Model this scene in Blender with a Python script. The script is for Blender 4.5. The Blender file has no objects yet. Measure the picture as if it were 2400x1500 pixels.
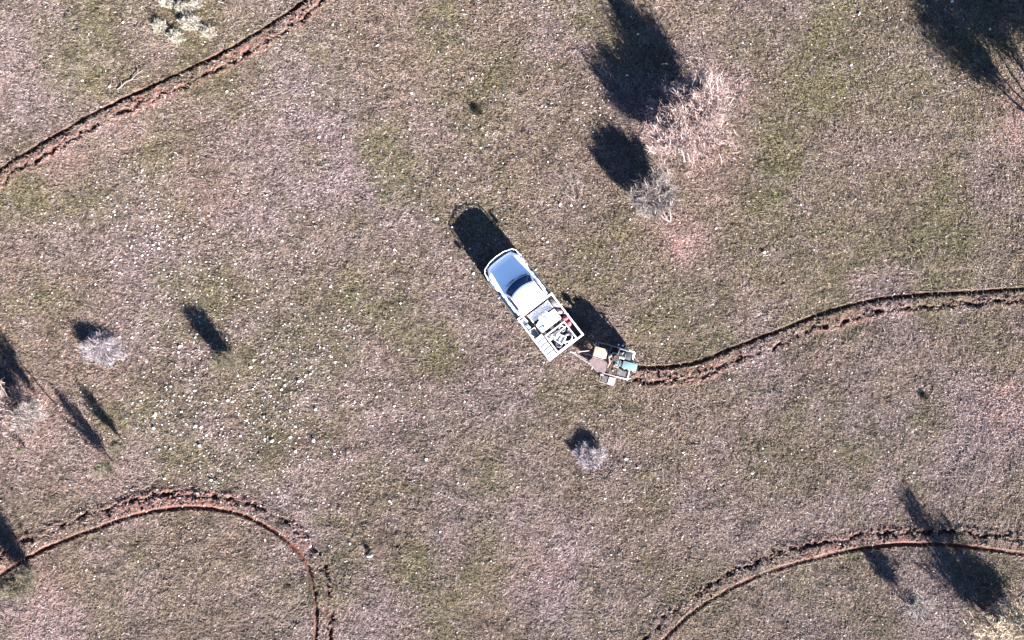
import bpy, bmesh, math, random
import numpy as np
from mathutils import Vector, Matrix
random.seed(7)
RS = np.random.RandomState(11)
sc = bpy.context.scene
C = sc.collection
R = math.radians

# ------------------------------------------------------------------ camera
H = 38.0            # flying height of the camera above the paddock
PXM = 50.0          # photograph pixels per metre on the ground
cam_d = bpy.data.cameras.new("camera")
cam_d.lens = 36.0 * H / 48.0
cam_d.clip_end = 3000
cam = bpy.data.objects.new("camera", cam_d); C.objects.link(cam)
cam.location = (0, 0, H)
sc.camera = cam

def W(px, py, z=0.0):
    """pixel of the 2400x1500 photograph -> world point at height z"""
    k = (H - z) / H / PXM
    return ((px - 1200) * k, (750 - py) * k)

# ------------------------------------------------------------------ light
SUN_EL = R(21)
SHX, SHY = -0.610, 0.792           # direction in which shadows fall (world)
_n = math.hypot(SHX, SHY); SHX /= _n; SHY /= _n
world = bpy.data.worlds.new("World"); sc.world = world
world.use_nodes = True
nt = world.node_tree
bg = nt.nodes['Background']
sky = nt.nodes.new('ShaderNodeTexSky'); sky.sky_type = 'NISHITA'
sky.sun_disc = False
sky.sun_elevation = SUN_EL
sky.air_density = 0.50; sky.dust_density = 0.1; sky.ozone_density = 2.0; sky.altitude = 1500
sky.sun_rotation = math.atan2(-SHX, -SHY)      # sun stands opposite to the shadows
nt.links.new(sky.outputs[0], bg.inputs[0])
bg.inputs[1].default_value = 0.05
sd = bpy.data.lights.new("sun", 'SUN'); sd.energy = 5.0; sd.angle = R(0.5)
sd.color = (1.0, 0.93, 0.87)
sun = bpy.data.objects.new("sun", sd); C.objects.link(sun)
tosun = Vector((-SHX * math.cos(SUN_EL), -SHY * math.cos(SUN_EL), math.sin(SUN_EL)))
sun.rotation_euler = tosun.to_track_quat('Z', 'Y').to_euler()
sun.location = (30, -40, 40)
sc.view_settings.view_transform = 'Standard'
sc.view_settings.look = 'None'
sc.view_settings.exposure = 3.45
sc.view_settings.gamma = 1

# ------------------------------------------------------------------ helpers
def link(o, parent=None):
    C.objects.link(o)
    if parent is not None: o.parent = parent
    return o
def tag(o, label=None, cat=None, group=None, kind=None):
    if label: o['label'] = label
    if cat: o['category'] = cat
    if group: o['group'] = group
    if kind: o['kind'] = kind
    return o
def empty(name, loc, rz=0, label=None, cat=None, group=None):
    o = bpy.data.objects.new(name, None); o.empty_display_size = .2
    o.location = loc; o.rotation_euler = (0, 0, rz)
    C.objects.link(o); tag(o, label, cat, group); return o

def np_mesh(name, V, F, mats, smooth=False, midx=None):
    """V (n,3), F (m,k) with constant k"""
    me = bpy.data.meshes.new(name)
    V = np.asarray(V, np.float32); F = np.asarray(F, np.int32)
    k = F.shape[1]
    me.vertices.add(len(V)); me.vertices.foreach_set('co', V.ravel())
    me.loops.add(F.size); me.loops.foreach_set('vertex_index', F.ravel())
    me.polygons.add(len(F))
    me.polygons.foreach_set('loop_start', np.arange(len(F), dtype=np.int32) * k)
    me.polygons.foreach_set('loop_total', np.full(len(F), k, np.int32))
    if midx is not None: me.polygons.foreach_set('material_index', np.asarray(midx, np.int32))
    me.polygons.foreach_set('use_smooth', np.full(len(F), smooth, bool))
    me.update(calc_edges=True)
    for m in (mats if isinstance(mats, (list, tuple)) else [mats]): me.materials.append(m)
    return me

class MB:
    """collects solids; build() links them as ONE mesh object"""
    def __init__(s): s.bm = bmesh.new()
    def box(s, c, size, rz=0, ry=0, rx=0, bev=0.0, seg=2):
        M = Matrix.Translation(c) @ Matrix.Rotation(rz, 4, 'Z') @ Matrix.Rotation(ry, 4, 'Y') @ Matrix.Rotation(rx, 4, 'X') @ Matrix.Diagonal((*size, 1))
        b = bmesh.new(); bmesh.ops.create_cube(b, size=1, matrix=M)
        if bev: bmesh.ops.bevel(b, geom=b.edges[:], offset=bev, segments=seg, affect='EDGES', profile=.6)
        s._merge(b); return s
    def _merge(s, b):
        me = bpy.data.meshes.new('tmp'); b.to_mesh(me); b.free(); s.bm.from_mesh(me); bpy.data.meshes.remove(me)
    def tube(s, pts, r, n=8, cap=True):
        pts = [Vector(p) for p in pts]; rr = r if isinstance(r, (list, tuple)) else [r] * len(pts)
        rings = []; up = Vector((0, 0, 1))
        for i, p in enumerate(pts):
            d = (pts[min(i + 1, len(pts) - 1)] - pts[max(i - 1, 0)])
            if d.length < 1e-7: d = Vector((0, 0, 1))
            d.normalize()
            a = up.cross(d)
            if a.length < .1: a = Vector((1, 0, 0)).cross(d)
            a.normalize(); b = d.cross(a)
            rings.append([s.bm.verts.new(p + (a * math.cos(t) + b * math.sin(t)) * rr[i]) for t in [2 * math.pi * k / n for k in range(n)]])
        for i in range(len(rings) - 1):
            for k in range(n):
                s.bm.faces.new((rings[i][k], rings[i][(k + 1) % n], rings[i + 1][(k + 1) % n], rings[i + 1][k]))
        if cap:
            s.bm.faces.new(rings[0][::-1]); s.bm.faces.new(rings[-1])
        return s
    def lathe(s, prof, c=(0, 0, 0), n=24, axis='Z'):
        rings = []
        for (r, h) in prof:
            ring = []
            for k in range(n):
                t = 2 * math.pi * k / n; u, v = r * math.cos(t), r * math.sin(t)
                p = {'Z': (u, v, h), 'Y': (u, h, v), 'X': (h, u, v)}[axis]
                ring.append(s.bm.verts.new(Vector(c) + Vector(p)))
            rings.append(ring)
        for i in range(len(rings) - 1):
            for k in range(n):
                s.bm.faces.new((rings[i][k], rings[i][(k + 1) % n], rings[i + 1][(k + 1) % n], rings[i + 1][k]))
        s.bm.faces.new(rings[0][::-1]); s.bm.faces.new(rings[-1]); return s
    def prism(s, poly, z0, z1, bev=0):
        b = bmesh.new()
        lo = [b.verts.new((x, y, z0)) for x, y in poly]; hi = [b.verts.new((x, y, z1)) for x, y in poly]
        b.faces.new(lo[::-1]); b.faces.new(hi); n = len(poly)
        for i in range(n): b.faces.new((lo[i], lo[(i + 1) % n], hi[(i + 1) % n], hi[i]))
        bmesh.ops.recalc_face_normals(b, faces=b.faces[:])
        if bev: bmesh.ops.bevel(b, geom=b.edges[:], offset=bev, segments=2, affect='EDGES')
        s._merge(b); return s
    def loft(s, loops, cap=True):
        rings = [[s.bm.verts.new(p) for p in L] for L in loops]; n = len(rings[0])
        for i in range(len(rings) - 1):
            for k in range(n):
                s.bm.faces.new((rings[i][k], rings[i][(k + 1) % n], rings[i + 1][(k + 1) % n], rings[i + 1][k]))
        if cap: s.bm.faces.new(rings[0][::-1]); s.bm.faces.new(rings[-1])
        return s
    def grid(s, f, nu, nv, thick=0.0):
        """surface patch f(u,v), given thickness along -normal"""
        b = bmesh.new()
        vs = [[b.verts.new(f(i / nu, j / nv)) for j in range(nv + 1)] for i in range(nu + 1)]
        for i in range(nu):
            for j in range(nv): b.faces.new((vs[i][j], vs[i + 1][j], vs[i + 1][j + 1], vs[i][j + 1]))
        bmesh.ops.recalc_face_normals(b, faces=b.faces[:])
        if thick: bmesh.ops.solidify(b, geom=b.faces[:], thickness=thick)
        s._merge(b); return s
    def blob(s, c, size, sub=3, noise=.12, seed=0, rz=0):
        b = bmesh.new(); bmesh.ops.create_icosphere(b, subdivisions=sub, radius=1)
        rnd = random.Random(seed); ks = [(Vector((rnd.uniform(-1, 1), rnd.uniform(-1, 1), rnd.uniform(-1, 1))) * 3.5, rnd.uniform(0, 6)) for _ in range(6)]
        M = Matrix.Translation(c) @ Matrix.Rotation(rz, 4, 'Z') @ Matrix.Diagonal((*size, 1))
        for v in b.verts:
            k = 1 + sum(math.sin(v.co.dot(a) + p) for a, p in ks) * noise / 3
            v.co = M @ (v.co * k)
        s._merge(b); return s
    def build(s, name, mat, parent=None, smooth=False, label=None, keep=None):
        bmesh.ops.recalc_face_normals(s.bm, faces=s.bm.faces[:])
        me = bpy.data.meshes.new(name); s.bm.to_mesh(me); s.bm.free()
        if smooth:
            me.polygons.foreach_set('use_smooth', [True] * len(me.polygons))
            try: me.set_sharp_from_angle(angle=R(38))
            except Exception: pass
        me.materials.append(mat)
        o = bpy.data.objects.new(name, me); link(o, parent)
        if label: o['label'] = label
        return o

# ------------------------------------------------------------------ materials
def mat_plain(name, col, rough=.5, metal=0, coat=0, var=.12, scale=6, bump=0.0, bscale=60, dirt=None, dirt_amt=.35, spec=.5):
    m = bpy.data.materials.new(name); m.use_nodes = True; n = m.node_tree; p = n.nodes['Principled BSDF']
    p.inputs['Roughness'].default_value = rough; p.inputs['Metallic'].default_value = metal
    p.inputs['Coat Weight'].default_value = coat; p.inputs['Coat Roughness'].default_value = .06
    p.inputs['Specular IOR Level'].default_value = spec
    tc = n.nodes.new('ShaderNodeTexCoord'); no = n.nodes.new('ShaderNodeTexNoise'); no.inputs['Scale'].default_value = scale; no.inputs['Detail'].default_value = 6
    n.links.new(tc.outputs['Object'], no.inputs['Vector'])
    mx = n.nodes.new('ShaderNodeMix'); mx.data_type = 'RGBA'
    c2 = dirt if dirt else tuple(c * (1 - var) for c in col)
    a = dirt_amt if dirt else 1.0
    rp = n.nodes.new('ShaderNodeMapRange'); rp.inputs[1].default_value = .42; rp.inputs[2].default_value = .72; rp.inputs[3].default_value = 0; rp.inputs[4].default_value = a
    n.links.new(no.outputs['Fac'], rp.inputs[0]); n.links.new(rp.outputs[0], mx.inputs['Factor'])
    mx.inputs['A'].default_value = (*col, 1); mx.inputs['B'].default_value = (*c2, 1)
    n.links.new(mx.outputs['Result'], p.inputs['Base Color'])
    if bump:
        nb = n.nodes.new('ShaderNodeTexNoise'); nb.inputs['Scale'].default_value = bscale; nb.inputs['Detail'].default_value = 4
        n.links.new(tc.outputs['Object'], nb.inputs['Vector'])
        bp = n.nodes.new('ShaderNodeBump'); bp.inputs['Strength'].default_value = bump; bp.inputs['Distance'].default_value = .01
        n.links.new(nb.outputs['Fac'], bp.inputs['Height']); n.links.new(bp.outputs[0], p.inputs['Normal'])
    return m

def mat_leaf(name, cols, rough=.8, transl=0.0):
    """each leaf / blade / twig takes its own colour from a ramp (random per island)"""
    m = bpy.data.materials.new(name); m.use_nodes = True; n = m.node_tree; p = n.nodes['Principled BSDF']
    p.inputs['Roughness'].default_value = rough; p.inputs['Specular IOR Level'].default_value = .2
    g = n.nodes.new('ShaderNodeNewGeometry'); r = n.nodes.new('ShaderNodeValToRGB')
    el = r.color_ramp.elements
    while len(el) < len(cols): el.new(.5)
    for i, c in enumerate(cols):
        c = tuple(q * .42 for q in c)
        el[i].position = i / max(1, len(cols) - 1); el[i].color = (*c, 1)
    n.links.new(g.outputs['Random Per Island'], r.inputs[0]); n.links.new(r.outputs[0], p.inputs['Base Color'])
    return m

def mat_attr(name, rough=.95, island=0.0, noise=(0, 1), bump=0):
    """base colour from the 'tint' attribute (what covers the ground there), broken up by fine noise"""
    m = bpy.data.materials.new(name); m.use_nodes = True; n = m.node_tree; p = n.nodes['Principled BSDF']
    p.inputs['Roughness'].default_value = rough; p.inputs['Specular IOR Level'].default_value = .15
    at = n.nodes.new('ShaderNodeAttribute'); at.attribute_name = 'tint'
    out = at.outputs['Color']
    def mul(src, fac_socket, lo, hi):
        rp = n.nodes.new('ShaderNodeMapRange'); rp.inputs[3].default_value = lo; rp.inputs[4].default_value = hi
        n.links.new(fac_socket, rp.inputs[0])
        v = n.nodes.new('ShaderNodeVectorMath'); v.operation = 'SCALE'
        n.links.new(src, v.inputs[0]); n.links.new(rp.outputs[0], v.inputs['Scale']); return v.outputs[0]
    if island:
        g = n.nodes.new('ShaderNodeNewGeometry'); out = mul(out, g.outputs['Random Per Island'], 1 - island, 1 + island)
    if noise[0]:
        tc = n.nodes.new('ShaderNodeTexCoord'); no = n.nodes.new('ShaderNodeTexNoise'); no.inputs['Scale'].default_value = noise[1]; no.inputs['Detail'].default_value = 5; no.inputs['Roughness'].default_value = .7
        n.links.new(tc.outputs['Object'], no.inputs['Vector'])
        out = mul(out, no.outputs['Fac'], 1 - noise[0], 1 + noise[0])
    n.links.new(out, p.inputs['Base Color'])
    return m

M = {}
M['ground'] = mat_attr('paddock_soil', noise=(.85, 26.0))
M['grass'] = mat_attr('dry_grass_blades', rough=.85, island=.7)
M['clod'] = mat_attr('soil_clods', noise=(.4, 20.0), island=.2)
M['stone'] = mat_plain('white_quartz', (.42, .40, .39), .8, var=.3, scale=20)
M['white'] = mat_plain('white_paint', (.86, .86, .86), .30, coat=1.0, var=.03, scale=3)
M['gear'] = mat_plain('dusty_white_gear', (.36, .36, .375), .6, var=.2, scale=9, dirt=(.18, .16, .16), dirt_amt=.4)
M['tray'] = mat_plain('tray_white_steel', (.50, .48, .50), .45, var=.1, scale=9, dirt=(.42, .34, .33), dirt_amt=.25)
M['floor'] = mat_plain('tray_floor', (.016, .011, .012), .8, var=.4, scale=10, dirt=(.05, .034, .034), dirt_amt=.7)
M['glass'] = mat_plain('dark_glass', (.0022, .022, .065), .08, var=.3, scale=3, spec=.08)
M['black'] = mat_plain('black_rubber', (.012, .012, .014), .75, var=.3, scale=15)
M['silver'] = mat_plain('brushed_alloy', (.27, .27, .29), .4, metal=.4, var=.1)
M['poly'] = mat_plain('white_poly_tank', (.55, .57, .60), .5, var=.06, scale=5, dirt=(.42, .44, .46), dirt_amt=.3)
M['blueg'] = mat_plain('grey_blue_plastic', (.16, .22, .30), .5)
M['pink'] = mat_plain('pink_sack', (.17, .036, .05), .8, var=.4, scale=9, bump=.4)
M['palepink'] = mat_plain('pale_pink_cloth', (.22, .15, .165), .85, var=.3, scale=9, bump=.4)
M['lavgrey'] = mat_plain('grey_tarp', (.11, .095, .11), .8, var=.3, scale=8, bump=.3)
M['mauve'] = mat_plain('mauve_deck', (.088, .062, .066), .75, var=.3, scale=7, dirt=(.055, .034, .032), dirt_amt=.8)
M['cream'] = mat_plain('cream_board', (.24, .185, .13), .7, var=.12, scale=5)
M['teal'] = mat_plain('pale_teal', (.080, .140, .152), .5, var=.15, scale=6, dirt=(.10, .125, .13), dirt_amt=.3)
M['frame'] = mat_plain('pale_frame_steel', (.20, .175, .18), .5, var=.2, scale=12, dirt=(.10, .07, .065), dirt_amt=.6)
M['engine'] = mat_plain('dark_engine', (.012, .013, .017), .6, metal=.1, var=.4, scale=20)
M['meshgrey'] = mat_plain('grey_mesh', (.09, .09, .10), .6, var=.2)
M['darkplate'] = mat_plain('dark_plate', (.04, .033, .035), .7, var=.3)
M['amber'] = mat_plain('amber_lens', (.7, .25, .03), .3)
M['red'] = mat_plain('red_lens', (.5, .02, .02), .3)
M['lamp'] = mat_plain('headlight_lens', (.6, .65, .7), .1, spec=.8)
M['skin'] = mat_plain('skin', (.11, .06, .045), .55, var=.08)
M['hat'] = mat_plain('brown_felt_hat', (.035, .02, .016), .9, var=.2, scale=30)
M['shirt'] = mat_plain('pale_blue_shirt', (.13, .15, .19), .85, var=.15, scale=14, bump=.2)
M['trouser'] = mat_plain('brown_trousers', (.07, .042, .036), .9, var=.25, scale=14, bump=.2)
M['boot'] = mat_plain('brown_boots', (.07, .04, .03), .7)
M['hair'] = mat_plain('brown_hair', (.05, .03, .02), .8)
M['eye'] = mat_plain('eye', (.1, .08, .07), .3)
M['bark'] = mat_plain('dark_bark', (.05, .04, .035), .9, var=.4, scale=25)
M['bark2'] = mat_plain('grey_bark', (.075, .06, .058), .9, var=.5, scale=25)
M['palebark'] = mat_plain('pale_bark', (.15, .12, .118), .9, var=.4, scale=25)

# ------------------------------------------------------------------ noise
_tab = RS.rand(16, 256, 256).astype(np.float32)
def vn(x, y, s, seed):
    t = _tab[seed % 16]; u = x / s + 37.3 * seed; v = y / s + 11.7 * seed
    iu = np.floor(u).astype(np.int64); iv = np.floor(v).astype(np.int64)
    fu = (u - iu).astype(np.float32); fv = (v - iv).astype(np.float32)
    fu = fu * fu * (3 - 2 * fu); fv = fv * fv * (3 - 2 * fv)
    a = t[iu % 256, iv % 256]; b = t[(iu + 1) % 256, iv % 256]; c = t[iu % 256, (iv + 1) % 256]; d = t[(iu + 1) % 256, (iv + 1) % 256]
    return (a * (1 - fu) + b * fu) * (1 - fv) + (c * (1 - fu) + d * fu) * fv
def fbm(x, y, s, seed, o=4, g=.5):
    r = 0; a = 1; t = 0
    for i in range(o): r = r + a * vn(x, y, s / 2 ** i, seed + i); t += a; a *= g
    return r / t
def sstep(a, b, x):
    t = np.clip((x - a) / (b - a), 0, 1); return t * t * (3 - 2 * t)

# ------------------------------------------------------------------ tracks: one ripped furrow each
def smooth_poly(pts, n=8):
    P = [np.array(p, float) for p in pts]; P = [2 * P[0] - P[1]] + P + [2 * P[-1] - P[-2]]; out = []
    for i in range(1, len(P) - 2):
        for k in range(n):
            t = k / n
            out.append(.5 * ((2 * P[i]) + (-P[i - 1] + P[i + 1]) * t + (2 * P[i - 1] - 5 * P[i] + 4 * P[i + 1] - P[i + 2]) * t * t + (-P[i - 1] + 3 * P[i] - 3 * P[i + 1] + P[i + 2]) * t ** 3))
    out.append(P[-2]); return np.array(out)
# groove pixel polyline, side on which the turf was thrown (+1 = left of travel in world), width of the disturbed band (m)
TR = [
 dict(n='a', side=-1, w=.62, red=.75, pts=[(-70,450),(0,402),(60,361),(150,308),(240,258),(330,213),(420,172),(500,132),(580,88),(650,45),(700,12),(740,-22),(790,-75)],
      bare=[(0,430,60,.8),(330,270,110,.5),(600,115,90,.9),(700,30,70,.9),(120,385,70,.6)]),
 dict(n='b', side=-1, w=.66, red=.35, pts=[(1462,862),(1490,860),(1530,861),(1590,857),(1650,843),(1720,815),(1800,785),(1880,752),(1960,725),(2060,702),(2150,692),(2250,686),(2400,677),(2500,672)],
      bare=[(1540,885,60,.9),(1640,880,70,.9),(2050,745,90,.5),(1990,765,60,.6)]),
 dict(n='c', side=1, w=.78, red=.75, pts=[(-70,1395),(0,1350),(75,1302),(150,1268),(230,1238),(320,1208),(400,1193),(470,1190),(530,1198),(580,1212),(640,1243),(680,1275),(715,1315),(732,1360),(741,1410),(743,1460),(740,1500),(733,1560)],
      bare=[(470,1170,110,1.),(280,1200,60,.7),(350,1190,80,.6),(690,1280,50,.8),(740,1400,70,.4),(20,1330,60,.7)]),
 dict(n='d', side=1, w=.72, red=.55, pts=[(1500,1560),(1560,1498),(1620,1440),(1680,1400),(1750,1362),(1820,1335),(1900,1312),(1980,1293),(2060,1281),(2140,1276),(2220,1277),(2300,1286),(2400,1300),(2480,1313)],
      bare=[(2130,1250,110,.7),(2000,1275,80,.5),(1930,1290,50,.5)]),
]
for t in TR:
    P = smooth_poly(t['pts'])
    t['P'] = np.stack([(P[:, 0] - 1200) / PXM, (750 - P[:, 1]) / PXM], 1)
    d = np.diff(t['P'], axis=0); t['L'] = np.concatenate([[0], np.cumsum(np.hypot(d[:, 0], d[:, 1]))])
def track_coords(t, x, y):
    """signed distance (positive towards the thrown turf) and arc length; far points get 9"""
    P = t['P']; D = np.full(x.shape, 9.0, np.float32); S = np.zeros(x.shape, np.float32)
    near = (x > P[:, 0].min() - 2) & (x < P[:, 0].max() + 2) & (y > P[:, 1].min() - 2) & (y < P[:, 1].max() + 2)
    idx = np.where(near)[0]; xx = x[idx]; yy = y[idx]
    bd = np.full(xx.shape, 81.0); bs = np.zeros(xx.shape); bg_ = np.ones(xx.shape)
    for i in range(len(P) - 1):
        a = P[i]; e = P[i + 1] - a; l2 = e @ e
        m = np.where((xx > min(a[0], P[i + 1][0]) - 1.7) & (xx < max(a[0], P[i + 1][0]) + 1.7) & (yy > min(a[1], P[i + 1][1]) - 1.7) & (yy < max(a[1], P[i + 1][1]) + 1.7))[0]
        if len(m) == 0: continue
        dx = xx[m] - a[0]; dy = yy[m] - a[1]; u = np.clip((dx * e[0] + dy * e[1]) / l2, 0, 1)
        q = (dx - u * e[0]) ** 2 + (dy - u * e[1]) ** 2
        b = q < bd[m]; mm = m[b]; bd[mm] = q[b]; bs[mm] = t['L'][i] + u[b] * math.sqrt(l2); bg_[mm] = np.sign(e[0] * dy[b] - e[1] * dx[b])
    D[idx] = np.sqrt(bd) * bg_ * t['side']; S[idx] = bs
    return D, S

# ------------------------------------------------------------------ what covers the ground (albedo)
GREEN = [(170,60,150,.8),(130,470,120,.7),(910,420,90,.9),(1100,310,90,.6),(1820,330,110,.8),(2240,560,120,.8),(1960,80,160,.5),(1000,980,90,.6),(1140,1280,90,.7),(970,1340,90,.6),
         (450,120,160,.6),(380,40,120,.6),(930,740,110,.6),(1400,30,120,.5),(1960,560,150,.5),(1640,700,130,.6),(700,840,120,.4),(1620,780,110,.7),(2260,1380,120,.4),(480,1080,160,.4),(850,1150,130,.5),(350,280,140,.5),(2050,1010,90,.5),(1700,760,110,.5),(1900,250,280,.5),(2180,180,220,.45),(60,120,120,.4),(1500,800,100,.4)]
PINK = [(1620,330,110,.9),(1600,560,60,1.),(1570,510,70,.5),(70,960,90,.8),(30,1000,70,.5),(2390,300,70,.8),(2370,240,70,.5),(2390,940,80,.7),(110,1390,90,.6),(300,290,70,.5),(150,375,60,.6),(1560,270,70,.7),(1690,230,70,.6),
        (500,470,90,.25),(250,1100,70,.35),(2380,1470,90,.6),(1250,1330,110,.3),(240,845,60,.35)]
MAUVE = [(700,150,200,.7),(620,470,230,.7),(870,560,200,.5),(330,560,150,.5),(560,380,150,.5),(700,1080,200,.4),(1280,1320,150,.5),(1450,1100,160,.4),(2000,860,220,.5),(2330,960,150,.5),(1220,900,120,.4),(560,280,150,.4),(2160,1420,60,.9),(340,720,150,.4),(1850,620,180,.3)]
def blotch(lst, x, y):
    r = np.zeros(x.shape, np.float32)
    for px, py, rad, a in lst:
        cx, cy = W(px, py); q = ((x - cx) ** 2 + (y - cy) ** 2) / (rad / PXM) ** 2
        r = np.maximum(r, a * np.exp(-q * 1.1))
    return r
def cover(x, y):
    """r: green, p: pink litter, m: mauve bare crust"""
    wob = fbm(x, y, 1.6, 3) - .5; wo2 = fbm(x, y, .5, 9) - .5
    g = np.clip(blotch(GREEN, x, y) * 1.15 + (fbm(x, y, 2.6, 1) - .5) * 1.9 + wob * 1.2 + .16, 0, 1)
    p = np.clip(blotch(PINK, x, y) * (1 + wo2 * 1.2) + wob * .25, 0, 1)
    m = np.clip(blotch(MAUVE, x, y) + (fbm(x, y, 4.0, 5) - .5) * 2.0 - wob * .8 + .25, 0, 1)
    return g, p, m
def mixc(a, b, t): return a * (1 - t[:, None]) + np.asarray(b, np.float32) * t[:, None]

tdat_cache = None
def ground_fields(x, y, fine):
    h = (fbm(x, y, 9.0, 2, 3) - .5) * .35 * fine + (fbm(x, y, 1.3, 4, 2) - .5) * .10
    g, p, m = cover(x, y)
    tuss = fbm(x, y, .42, 6, 3, .6)
    h += sstep(.45, .8, tuss) * .035 * (1 - .7 * p) + (vn(x, y, .10, 8) - .5) * .026 + (vn(x, y, .05, 10) - .5) * .020
    col = np.tile(np.array([.092, .070, .054], np.float32), (len(x), 1))
    col = mixc(col, (.075, .068, .036), g * .75)
    col = mixc(col, (.125, .098, .092), m * .6)
    col = mixc(col, (.27, .165, .14), np.clip(p, 0, 1) * .75)
    hole = sstep(.60, .8, vn(x, y, .17, 12)) * .75                      # small dark spots scattered by noise
    col = mixc(col, (.030, .022, .014), hole)
    zone = np.zeros(x.shape, np.int32); band = np.zeros(x.shape, np.float32)
    for k, t in enumerate(TR):
        D, S = track_coords(t, x, y)
        near = np.where(np.abs(D) < 1.7)[0]
        if len(near) == 0: continue
        d = D[near]; s = S[near]; xn = x[near]; yn = y[near]
        w = t['w'] * (.9 + .35 * (vn(s, s * 0, 1.7, 5 + k) - .5)) + (vn(s, s * 0, .35, 3 + k) - .5) * .16
        bare = np.zeros(d.shape, np.float32)
        for bx, by, br, ba in t['bare']:
            cx, cy = W(bx, by); bare = np.maximum(bare, ba * np.exp(-((xn - cx) ** 2 + (yn - cy) ** 2) / (br / PXM) ** 2))
        red = np.clip(t['red'] * .12 + bare * .62 + (vn(s, s * 0, 2.3, 7) - .5) * .5, 0, 1)
        ends = sstep(0, .25, s) * sstep(0, .25, t['L'][-1] - s)
        dg = d + (vn(s, s * 0, .3, 1) - .5) * .045
        groove = np.exp(-(dg / .085) ** 4) * ends * (.45 + .55 * sstep(.18, .5, vn(s, s * 0, 2.1, 13 + k)))
        shelf = sstep(.07, .16, d) * (1 - sstep(w - .12, w, d)) * ends
        jag = fbm(xn, yn, .22, 14, 2)
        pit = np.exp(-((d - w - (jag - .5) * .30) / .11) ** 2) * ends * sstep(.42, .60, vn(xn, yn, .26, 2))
        spoil = sstep(w - .05, w + .1, d) * (1 - sstep(w + .12, w + .40, d)) * ends
        hh = -groove * (.12 if k < 2 else .085) + shelf * (.05 + .07 * (jag - .3)) - pit * .11 + spoil * (.03 + .05 * (vn(xn, yn, .12, 4)))
        lip = np.exp(-((d + .14) / .06) ** 2) * .02
        h[near] += hh + lip * ends
        c = col[near]
        if k == 1:
            wl = (np.exp(-((d + 1.1) / .10) ** 2) + .7 * np.exp(-((d + 1.45) / .07) ** 2)) * (fbm(xn, yn, 1.1, 5, 2) > .42)
            hh = hh - wl * .03; c = mixc(c, (.16, .125, .10), wl * .85); red = np.maximum(red, 0)
        c = mixc(c, ((.105, .038, .022) if k < 2 else (.12, .036, .022)), np.clip(groove * 1.2, 0, 1) * .95)  # groove redder in the lower furrows, a sunlit floor put into the colour
        c = mixc(c, (.135, .085, .072), shelf * .55); c = mixc(c, (.18, .085, .073), shelf * red * .85)
        c = mixc(c, (.040, .020, .014), np.clip(pit * 1.4, 0, 1))  # pits coloured dark to paint in the shadow holes among the clods
        c = mixc(c, (.25, .125, .11), np.clip(spoil * red * 1.1 * (.5 + jag), 0, 1) * (1 - np.clip(pit * 1.4, 0, 1)))
        col[near] = c
        inb = (d > -.14) & (d < w + .18 + (jag - .5) * .2) & (ends > .3)
        zz = zone[near]; zz[inb] = k + 1; zone[near] = zz
        bb = band[near]; band[near] = np.maximum(bb, np.clip((wl * .7 if k == 1 else 0) + groove * 3 + np.exp(-(d/.12)**4)*.9*ends + shelf * (.05 + red * .95) + spoil * red * 1.4 + pit * 1.5, 0, 1))
    return h, col, zone, band

def axis_coords(half, fine, far):
    a = list(np.arange(-half, half + 1e-6, fine)); st = fine; v = half; ext = []
    while v < far:
        st *= 1.32; v += st; ext.append(v)
    return np.array([-e for e in ext[::-1]] + a + ext)
STEP = .042
gx = axis_coords(26.2, STEP, 900); gy = axis_coords(17.0, STEP, 900)
nx, ny = len(gx), len(gy)
X, Y = np.meshgrid(gx, gy, indexing='ij'); X = X.ravel(); Y = Y.ravel()
fine = 1 - sstep(24, 40, np.hypot(X * .8, Y)) * .0
inner = ((np.abs(X) < 27) & (np.abs(Y) < 18))
Hh, COL, ZONE, _ = ground_fields(X, Y, fine)
Hh = np.where(inner, Hh, Hh * .5)
ii, jj = np.meshgrid(np.arange(nx - 1), np.arange(ny - 1), indexing='ij')
v0 = (ii * ny + jj).ravel(); Fq = np.stack([v0, v0 + ny, v0 + ny + 1, v0 + 1], 1)
fz = ZONE[Fq].min(axis=1)
GRIDH = Hh.reshape(nx, ny)
def ground_z(x, y):
    i = np.clip(np.searchsorted(gx, x), 1, nx - 1); j = np.clip(np.searchsorted(gy, y), 1, ny - 1)
    return GRIDH[i, j]
def gz1(x, y): return float(ground_z(np.array([x]), np.array([y]))[0])
GF = np.array([.430, .405, .432]) * 1.20   # dark red-brown plains soil and dead grass
def add_tint(me, cols):
    cols = cols * GF
    a = me.attributes.new('tint', 'FLOAT_COLOR', 'POINT')
    a.data.foreach_set('color', np.concatenate([cols, np.ones((len(cols), 1))], 1).astype(np.float32).ravel())
V = np.stack([X, Y, Hh], 1)
for k, nm in enumerate(['ground', 'track', 'track', 'track', 'track']):
    F = Fq[fz == k]
    u, inv = np.unique(F, return_inverse=True)
    me = np_mesh(nm, V[u], inv.reshape(F.shape), M['ground'], smooth=False)
    add_tint(me, COL[u])
    o = link(bpy.data.objects.new(nm, me)); o['kind'] = 'structure'
del X, Y, V

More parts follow.
